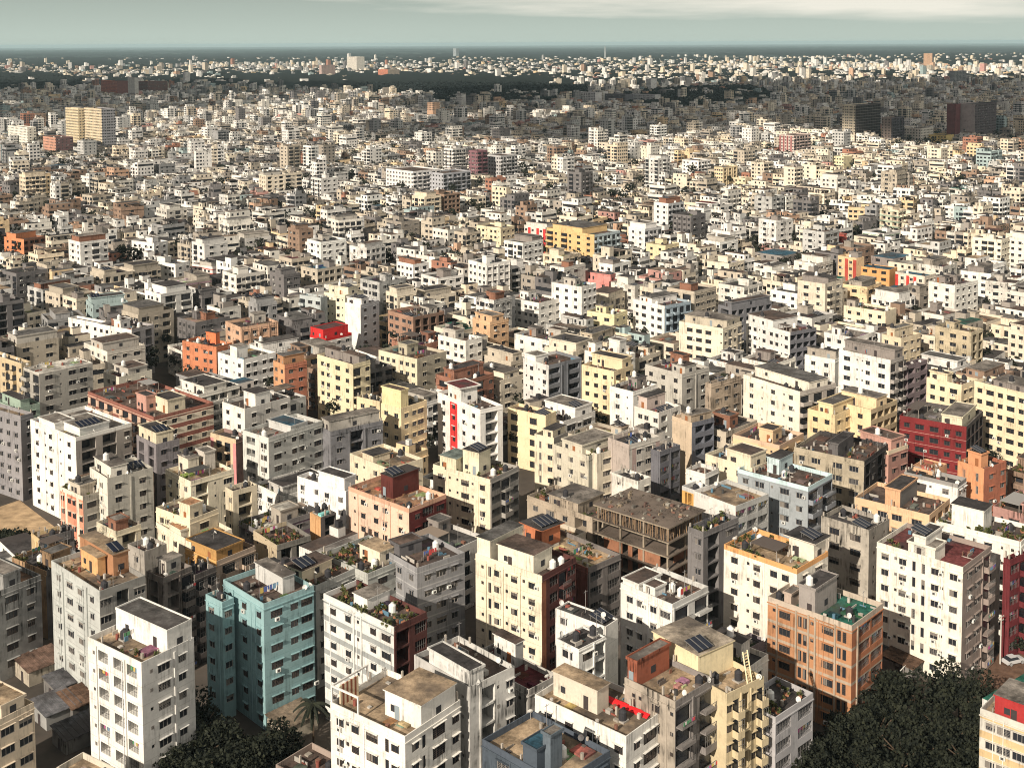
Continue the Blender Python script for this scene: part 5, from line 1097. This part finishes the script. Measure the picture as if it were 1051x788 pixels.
def place_word(px, py):
    if px < 60: return 'by the tan empty lot at the left edge'
    if px < 340: return 'below the teal block' 
    if px > 1020: return 'over the parked car at the right edge'
    return 'in the dark park at the bottom right'
grp = {}
for i, ((px, py), p) in enumerate(zip(TREEPX, TREES)): grp.setdefault(place_word(px, py), []).append((px, py, p))
for w, lst in grp.items():
    lst.sort()
    for n, (px, py, p) in enumerate(lst):
        s = rt.uniform(.75, 1.25)
        size = 'broad' if s > 1.1 else 'small' if s < .9 else 'round'
        tree(p[0], p[1], s, rt.random() * 6, n % 4, f'{size} dark tree, {ORDN[n] if n < 12 else "far " + ORDN[n - 11]}from the left {w}'.replace('tree, from', 'tree, first from'), 'trees in the gaps between the buildings')
# palm by the brown flat-roof house
def palm(x, y):
    t = empty('palm_tree', (x, y, 0), 0); tag(t, 'feathery palm beside the teal block and the low brown roof', 'palm tree')
    q = Q(); q.cyl(0, 0, 0, 9, .22, .14, 8); q.build('trunk', ['bark'], t)
    c = Q(); r = random.Random(2)
    for i in range(16):
        a = i * 2.4; up = r.uniform(-.1, .9); pr = None
        for k in range(9):
            f = k / 8; d = 3.3 * f; z = 9 + up * 2.2 * f - 2.6 * f * f; p_ = Vector((cos(a) * d, sin(a) * d, z)); sd = Vector((-sin(a), cos(a), 0)) * (.55 * (1 - f * .7))
            if pr: c.quad(tuple(pr[0]), tuple(pr[0] + pr[1] - Vector((0, 0, .3))), tuple(p_ + sd - Vector((0, 0, .3))), tuple(p_)); c.quad(tuple(pr[0]), tuple(pr[0] - pr[1] - Vector((0, 0, .3))), tuple(p_ - sd - Vector((0, 0, .3))), tuple(p_))
            pr = (p_, sd)
    c.build('crown', ['leaf'], t)
pp = unproj(322, 775, 0); palm(pp[0], pp[1])
# street trees seen between blocks further off
MIDT_LABEL = {}
MIDT = [(560, 285), (575, 284), (590, 282), (605, 281), (545, 282), (620, 282), (700, 118), (85, 320), (70, 316), (25, 345), (125, 260), (1010, 455),
        (150, 170), (135, 165), (165, 172), (120, 172), (345, 250), (480, 262), (300, 205), (960, 345)]
HCOR = [(b['cor'], b['h']) for b in HAND + IND]
rest_c = np.array([b['cor'].mean(0) for b in REST]); rest_h = [b['h'] for b in REST]
for n, (px, py) in enumerate(MIDT):
    g = unproj(px, py, 9)[:2]; s = rt.uniform(.8, 1.2)
    best = min(vh, key=lambda b: (b['px'][0] - px) ** 2 + (b['px'][1] - py) ** 2)
    dx = px - best['px'][0]; side = 'right of' if dx > 0 else 'left of'
    key = (side, best['short']); MIDT_LABEL[key] = MIDT_LABEL.get(key, -1) + 1
    tree(g[0], g[1], s * 1.05, rt.random() * 6, n % 4, f'{ORDN[MIDT_LABEL[key]]}dark leafy tree {side} {best["short"]}', 'street trees between the city blocks')
# roof garden plants: separate shrubs
SH = [leaf_mesh('leaves', 46, .17, (.55, 1.2), s, 'leaf2', 4) for s in (11, 12, 13)]
PM = Q(); PM.box(-.28, .28, -.28, .28, 0, .32, (.35, .16, .09)); POT = PM.mesh('pot', ['paint'])
PLANT_SPOTS.sort(key=lambda t: t[0][1])
for n, (p, s, short) in enumerate(PLANT_SPOTS[:290]):
    o = empty('roof_shrub', p, rt.random() * 6); o.scale = (s, s, s)
    tag(o, f'potted leafy shrub on the roof of {short}', 'shrub', f'shrubs on the roof of {short}')
    link('leaves', SH[n % 3], o, (0, 0, .15)); link('pot', POT, o)
# far woods as masses of crowns
def woods(name, polys, n_per, size, seed, hgt=(9, 15)):
    r = np.random.RandomState(seed); V = []; 
    for poly in polys:
        a = np.array(poly); lo, hi = a.min(0), a.max(0); k = 0; area = (hi - lo).prod(); n = int(area / n_per)
        X = lo + r.rand(n, 2) * (hi - lo)
        for x, y in X:
            if inside((x, y), poly): V.append((x, y, r.uniform(*hgt), size * r.uniform(.7, 1.3)))
    V = np.array(V); m = len(V)
    # each crown: 26 tilted leaf clumps over an ellipsoid
    K_ = 22; d = r.normal(size=(m, K_, 3)); d /= np.linalg.norm(d, axis=2)[..., None]; d[..., 2] = np.abs(d[..., 2])
    C = np.stack([V[:, 0], V[:, 1], V[:, 2] * .55], 1)[:, None, :]; S = V[:, 3][:, None, None]
    P = C + d * np.concatenate([S, S, V[:, 2][:, None, None] * .42], 2) * (.75 + .3 * r.rand(m, K_, 1))
    u = r.normal(size=(m, K_, 3)); u /= np.linalg.norm(u, axis=2)[..., None]; v = np.cross(u, d); v /= np.linalg.norm(v, axis=2)[..., None] + 1e-6; s = S * .42
    Q4 = np.stack([P - u * s, P - v * s, P + u * s, P + v * s], 2).reshape(-1, 3); nf = m * K_
    me = bpy.data.meshes.new(name); me.vertices.add(4 * nf); me.vertices.foreach_set('co', Q4.astype('f').ravel()); me.loops.add(4 * nf); me.loops.foreach_set('vertex_index', np.arange(4 * nf, dtype='i'))
    me.polygons.add(nf); me.polygons.foreach_set('loop_start', np.arange(0, 4 * nf, 4, dtype='i')); me.polygons.foreach_set('loop_total', np.full(nf, 4, 'i')); me.materials.append(M['forest']); me.update(calc_edges=True)
    o = link(name, me); o['kind'] = 'stuff'
woods('woods', WOODW, 150, 8, 3)
# the wooded plain beyond the city: clumps thinning towards the horizon
def plain():
    r = np.random.RandomState(9); polys = []
    n = 26000; y = 3300 * (26000 / 3300) ** r.rand(n); x = (r.rand(n) - .5) * .96 * y
    nn = np.sin(x * .0021 + 1) + np.cos(y * .0016 + x * .0007) + r.normal(size=n) * .7; k = nn > -.3
    x, y = x[k], y[k]; m = len(x); K_ = 9; S = (14 + y * .0016) * (.7 + .8 * r.rand(m)); Hh = 10 + 8 * r.rand(m)
    d = r.normal(size=(m, K_, 3)); d /= np.linalg.norm(d, axis=2)[..., None]; d[..., 2] = np.abs(d[..., 2])
    C = np.stack([x, y, Hh * .45], 1)[:, None, :]; P = C + d * np.stack([S * 1.6, S, Hh * .5], 1)[:, None, :]
    u = np.zeros((m, K_, 3)); u[..., 0] = 1; v = np.zeros((m, K_, 3)); v[..., 2] = .55; v[..., 1] = .5; s = S[:, None, None] * .8
    Q4 = np.stack([P - u * s, P - v * Hh[:, None, None] * .45, P + u * s, P + v * Hh[:, None, None] * .45], 2).reshape(-1, 3); nf = m * K_
    me = bpy.data.meshes.new('far_forest'); me.vertices.add(4 * nf); me.vertices.foreach_set('co', Q4.astype('f').ravel()); me.loops.add(4 * nf); me.loops.foreach_set('vertex_index', np.arange(4 * nf, dtype='i'))
    me.polygons.add(nf); me.polygons.foreach_set('loop_start', np.arange(0, 4 * nf, 4, dtype='i')); me.polygons.foreach_set('loop_total', np.full(nf, 4, 'i')); me.materials.append(M['forest']); me.update(calc_edges=True)
    o = link('far_forest', me); o['kind'] = 'stuff'
plain()
# small dark trees mixed into the crowd of houses (a mass nobody counts)
def city_green():
    r = np.random.RandomState(21); n = 5200; y = 330 * (3000 / 330) ** (r.rand(n) ** .8); x = (r.rand(n) - .5) * .95 * y
    polys = []; keep = []
    cen = np.array([b['cor'].mean(0) for b in FILL] + [b['cor'].mean(0) for b in HAND]); rad = np.array([min(b['L'], b['W']) / 2 for b in FILL + HAND])
    for i in range(n):
        dd = np.hypot(cen[:, 0] - x[i], cen[:, 1] - y[i])
        if (dd > rad * .98).all(): keep.append(i)
    x, y = x[keep], y[keep]; m = len(x); K_ = 60; S = (2.0 + 2.2 * r.rand(m)) * np.where(y < 600, .7, 1); Hh = (9 + 8 * r.rand(m)) * np.where(y < 600, .7, 1)
    d = r.normal(size=(m, K_, 3)); d /= np.linalg.norm(d, axis=2)[..., None]
    P = np.stack([x, y, Hh * .8], 1)[:, None, :] + d * np.stack([S, S, S * .9], 1)[:, None, :] * (.5 + .6 * r.rand(m, K_, 1)); s = S[:, None, None] * .26 * np.ones((m, K_, 1))
    G = np.array(ROOFGREEN); g = len(G); d2 = r.normal(size=(g, K_, 3)); d2 /= np.linalg.norm(d2, axis=2)[..., None]; d2[..., 2] = np.abs(d2[..., 2])
    P2 = G[:, None, :3] + d2 * np.stack([G[:, 3], G[:, 3], np.full(g, 1.3)], 1)[:, None, :] * (.3 + .8 * r.rand(g, K_, 1)); P = np.concatenate([P, P2]); d = np.concatenate([d, d2]); s = np.concatenate([s, np.full((g, K_, 1), .34)]); m += g
    u = r.normal(size=(m, K_, 3)); u /= np.linalg.norm(u, axis=2)[..., None]; v = np.cross(u, d)
    Q4 = np.stack([P - u * s, P - v * s, P + u * s, P + v * s], 2).reshape(-1, 3); nf = m * K_
    me = bpy.data.meshes.new('city_foliage'); me.vertices.add(4 * nf); me.vertices.foreach_set('co', Q4.astype('f').ravel()); me.loops.add(4 * nf); me.loops.foreach_set('vertex_index', np.arange(4 * nf, dtype='i'))
    me.polygons.add(nf); me.polygons.foreach_set('loop_start', np.arange(0, 4 * nf, 4, dtype='i')); me.polygons.foreach_set('loop_total', np.full(nf, 4, 'i')); me.materials.append(M['leaf']); me.update(calc_edges=True)
    o = link('city_foliage', me); o['kind'] = 'stuff'
    if DBG: print('city trees', m)
city_green()
# ------------------------------------------------------------------ clouds overhead: they throw the broad shadows on the far quarters
def cloud(gx, gy, rx, ry, seed, alt=1500, n=26):
    r = random.Random(seed); off = SDIR * (alt / SDIR.z); q = []; import bmesh
    bm = bmesh.new()
    for i in range(n):
        a = r.random() * 2 * pi; d = r.random() ** .6; s = r.uniform(.22, .42)
        m = Matrix.Translation((cos(a) * d * rx, sin(a) * d * ry, r.uniform(-30, 60))) @ Matrix.Diagonal((rx * s, ry * s, 110 * s * 2.2, 1))
        bmesh.ops.create_icosphere(bm, subdivisions=2, radius=1, matrix=m)
    for v in bm.verts: v.co += Vector((r.uniform(-1, 1), r.uniform(-1, 1), r.uniform(-1, 1))) * 12
    me = bpy.data.meshes.new('cloud'); bm.to_mesh(me); bm.free(); me.materials.append(M['cloud'])
    o = link('cloud', me, None, (gx + off.x, gy + off.y, alt)); o['kind'] = 'structure'
M['cloud'] = mat_col('cloud_white', (.9, .9, .9), 1.0, 0)
cloud(640, 2230, 520, 760, 1, n=60); cloud(1150, 2750, 420, 480, 2, n=40); cloud(90, 2480, 330, 520, 3, n=44); cloud(-1000, 2950, 620, 520, 4, n=40); cloud(-520, 2050, 150, 150, 7, n=14); cloud(-760, 1850, 120, 330, 9, n=24); cloud(60, 1560, 210, 110, 10, n=20)

# ------------------------------------------------------------------ air between here and the horizon
def haze():
    m = bpy.data.materials.new('haze_air'); m.use_nodes = True; nt = m.node_tree; nt.nodes.clear()
    v = nt.nodes.new('ShaderNodeVolumePrincipled'); v.inputs['Color'].default_value = (.62, .86, .94, 1); v.inputs['Density'].default_value = 3.4e-5; v.inputs['Anisotropy'].default_value = 0.0
    o = nt.nodes.new('ShaderNodeOutputMaterial'); nt.links.new(v.outputs[0], o.inputs['Volume'])
    q = Q(); q.box(-41000, 41000, -1600, 61000, -1, 135); b = q.build('haze', [m]); b['kind'] = 'stuff'
haze()
# ------------------------------------------------------------------ single things
def hb(short): return next(b for b in HAND if b['short'] == short)
def to_world(b, x, y, z=0): 
    p = Matrix.Rotation(pi / 2 - b['th'], 4, 'Z') @ Vector((x, y, z)); return (p.x + b['N'][0], p.y + b['N'][1], p.z)
def root_of(label): return next(o for o in bpy.data.objects if o.get('label') == label)
# red tarp on the roof
b = hb('the red awning block'); zr = b['h'] - .95; q = Q(); r = random.Random(4); x = b['W'] * .72; n = 14; y0, y1 = b['L'] * .08, b['L'] * .56
prev = None
for i in range(n + 1):
    y = y0 + (y1 - y0) * i / n; z = zr + .22 + r.uniform(0, .12); w = .75 + r.uniform(-.1, .1); cur = [(x - w, y, zr + .04), (x - w * .3, y, z), (x + w * .4, y, z + .1), (x + w, y, zr + .04)]
    if prev:
        for k in range(3): q.quad(prev[k], prev[k + 1], cur[k + 1], cur[k], (.72, .02, .025))
    prev = cur
tag(q.build('tarpaulin', ['paint'], None, (b['N'][0], b['N'][1], 0), pi / 2 - b['th']), 'bright red tarpaulin lying along the tan roof of the white block', 'tarpaulin')
# pergola and striped screen on the white block in front
b = hb('the brown-striped white block'); rt_ = root_of(b['label']); h = b['h']; L, W = b['L'], b['W']; c = (.8, .77, .72); q = Q()
for (x, y) in ((.1, L - .3), (.1, L * .62), (W * .62, L - .3)): q.box(x, x + .22, y, y + .22, h, h + 2.3, c)
q.box(.1, .32, L * .62, L - .08, h + 2.3, h + 2.55, c); q.box(.32, W * .64, L - .3, L - .08, h + 2.3, h + 2.55, c)
q.build('pergola', ['wall'], rt_)
q = Q(); n = 9
for i in range(n): x = 1.2 + i * .42; q.box(x, x + .42, L - .9, L - .7, h - .95, h + 2.2, (.28, .09, .05) if i % 2 else (.72, .6, .42))
q.build('striped_screen', ['paint'], rt_)
# sloping steel steps on the pale yellow block
b = hb('the pale yellow block'); rt_ = root_of(b['label']); q = Q(); z = b['h'] - .95; W = b['W']; a, e = (W * .85, 3.2, z + 3.9), (W * .62, .4, z + .1)
for dx in (0, 1.0):
    q.bar((a[0] + dx, a[1], a[2]), (e[0] + dx, e[1], e[2]), .09, (.72, .62, .4))
for i in range(12):
    f = i / 12; q.box(e[0] + (a[0] - e[0]) * f, e[0] + (a[0] - e[0]) * f + 1.0, e[1] + (a[1] - e[1]) * f, e[1] + (a[1] - e[1]) * f + .25, e[2] + (a[2] - e[2]) * f, e[2] + (a[2] - e[2]) * f + .05, (.6, .5, .3))
q.build('outdoor_stair', ['paint'], rt_)
# parked car
def car(px, py, rz, col, label):
    p = unproj(px, py, 0); t = empty('parked_car', (p[0], p[1], .03), rz); tag(t, label, 'car')
    q = Q(); Lc, Wc = 2.1, .86
    prof = [(-2.1, .35), (-2.12, .75), (-1.5, .92), (1.2, .95), (2.05, .8), (2.12, .35)]
    for s in (-Wc, Wc): 
        q.quad((prof[0][0], s, .3), (prof[0][0], s, .75), (-1.5, s, .92), (-1.5, s, .3), col); q.quad((-1.5, s, .3), (-1.5, s, .92), (1.2, s, .95), (1.2, s, .3), col); q.quad((1.2, s, .3), (1.2, s, .95), (2.1, s, .8), (2.1, s, .3), col)
    zz = [(-2.1, .3), (-2.1, .75), (-1.5, .92), (1.2, .95), (2.1, .8), (2.1, .3)]
    for (a, za), (c, zc) in zip(zz, zz[1:]): q.quad((a, -Wc, za), (c, -Wc, zc), (c, Wc, zc), (a, Wc, za), col)
    q.build('body', ['paint'], t)
    k = Q(); k.hexa([(-1.7, -.8, .9), (.9, -.8, .93), (.9, .8, .93), (-1.7, .8, .9), (-1.2, -.66, 1.42), (.25, -.66, 1.42), (.25, .66, 1.42), (-1.2, .66, 1.42)], (.03, .035, .04)); k.build('window', ['glass'], t)
    k = Q(); k.box(-1.2, .25, -.67, .67, 1.42, 1.46, col); k.build('roof', ['paint'], t)
    for x in (-1.3, 1.35):
        for y in (-.86, .86):
            w = Q(); n = 12
            for i in range(n):
                a0, a1 = 2 * pi * i / n, 2 * pi * (i + 1) / n
                A = [(x + .32 * cos(a), yy, .32 + .32 * sin(a)) for a in (a0, a1) for yy in (y - .11, y + .11)]
                w.quad(A[0], A[1], A[3], A[2], (.02, .02, .02)); w.quad((x, y + .115, .32), A[1], A[3], (x, y + .115, .32), (.3, .3, .3)); w.quad((x, y - .115, .32), A[0], A[2], (x, y - .115, .32), (.3, .3, .3))
            w.build('wheel', ['paint'], t)
    for y in (-.6, .6):
        w = Q(); w.box(2.1, 2.13, y - .16, y + .16, .6, .74, (.7, .7, .65)); w.build('headlight', ['paint'], t)
car(1040, 680, R_(20), (.5, .5, .5), 'silver grey car parked on the brown yard at the right edge')
# utility poles
def pole(px, py, hgt, label):
    p = unproj(px, py, 0); t = empty('utility_pole', (p[0], p[1], 0), .6); tag(t, label, 'pole')
    q = Q(); q.cyl(0, 0, 0, hgt, .16, .11, 8, (.5, .48, .44)); q.build('shaft', ['paint'], t)
    for k, z in enumerate((hgt - .4, hgt - 1.1)):
        a = Q(); a.box(-.9, .9, -.05, .05, z, z + .1, (.3, .29, .27))
        for x in (-.8, -.3, .3, .8): a.box(x - .04, x + .04, -.04, .04, z + .1, z + .28, (.5, .45, .4))
        a.build('crossarm', ['paint'], t)
pole(1026.5, 681, 9.5, 'tall pale pole standing between the big cream-white block and the parked car')
pole(848, 742, 8.0, 'pale pole at the foot of the orange brick block by the park trees')
pole(1003, 668, 8.0, 'shorter pale pole at the corner of the big cream-white block')
# white goal-like frame beside the park
p = unproj(927, 699, 0); t = empty('goal_frame', (p[0], p[1], 0), .9); q = Q()
for x in (-1.6, 1.6): q.box(x - .07, x + .07, -.07, .07, 0, 2.6, (.75, .74, .7))
q.box(-1.6, 1.6, -.07, .07, 2.6, 2.74, (.75, .74, .7)); q.build('frame', ['paint'], t); tag(t, 'white goal-like frame in the dark yard right of the orange brick block', 'frame')
# low sheds of the yard and of the shanty corner
def shed(px, py, w, l, h, wall, roof, label, rz=.8):
    p = unproj(px, py, 0); t = empty('shed', (p[0], p[1], 0), rz); tag(t, label, 'shed', 'low sheds between the blocks')
    q = Q(); q.box(0, w, 0, l, 0, h, wall, bottom=False); q.build('wall', ['wall_old'], t); s = Q()
    n = int(w / .5); 
    for i in range(n): x0, x1 = -.3 + (w + .6) * i / n, -.3 + (w + .6) * (i + 1) / n; s.hexa([(x0, -.3, h), (x1, -.3, h + .002), (x1, l + .3, h + .7), (x0, l + .3, h + .7), (x0, -.3, h + .06 + .05 * (i % 2)), (x1, -.3, h + .06 + .05 * (i % 2)), (x1, l + .3, h + .76 + .05 * (i % 2)), (x0, l + .3, h + .76 + .05 * (i % 2))], roof)
    s.build('roof', ['roof'], t); d = Q(); d.box(-.04, .02, l * .4, l * .4 + .9, 0, 2.0, (.05, .04, .04)); d.build('door', ['paint'], t)
SG, SB = (.13, .13, .14), (.16, .1, .07)
for a in ((912, 684, 6, 5, 2.6, 'g', SG, 'grey sheet-roofed shed right of the orange brick block'), (936, 700, 5, 6, 2.5, 'x', SB, 'rust-roofed shed behind the white goal-like frame'), (960, 692, 7, 4, 2.6, 'g', SG, 'low grey shed at the foot of the big cream-white block'),
          (30, 705, 7, 6, 2.8, 'b', (.2, .13, .1), 'tan-topped shed under the mottled grey corner block'), (58, 722, 8, 5, 2.6, 'x', SG, 'dark sheet shed between the mottled grey and white balcony blocks'), (75, 742, 7, 6, 2.5, 'x', SB, 'brown sheet shed beside the white balcony block'),
          (48, 750, 6, 6, 2.6, 'g', SG, 'low grey shed right of the cream brown-windowed block'), (292, 765, 7, 5, 2.8, 'b', (.2, .16, .12), 'tan cluttered shed left of the feathery palm'), (68, 775, 7, 5, 2.5, 'x', SG, 'dark shed at the bottom edge left of the pale house'), (98, 765, 5, 6, 2.5, 'x', (.1, .1, .1), 'black-roofed shed at the foot of the white balcony block')):
    shed(a[0], a[1], a[2], a[3], a[4], K[a[5]], a[6], a[7])
# radio mast on the horizon
p = unproj(621, 62, 0); t = empty('radio_mast', (p[0], p[1], 0)); tag(t, 'thin pale mast rising over the far wooded plain', 'mast'); hh = 95; q = Q()
for (x, y) in ((-5, -5), (5, -5), (5, 5), (-5, 5)): q.bar((x, y, 0), (x * .15, y * .15, hh), 1.2, (.35, .38, .38))
for i in range(10): f = 1 - i / 10 * .85; z = hh * i / 10; q.bar((-5 * f, -5 * f, z), (5 * f * .9, -5 * f * .9, z + hh / 10), .7, (.6, .6, .6))
q.build('tower_frame', ['paint'], t)
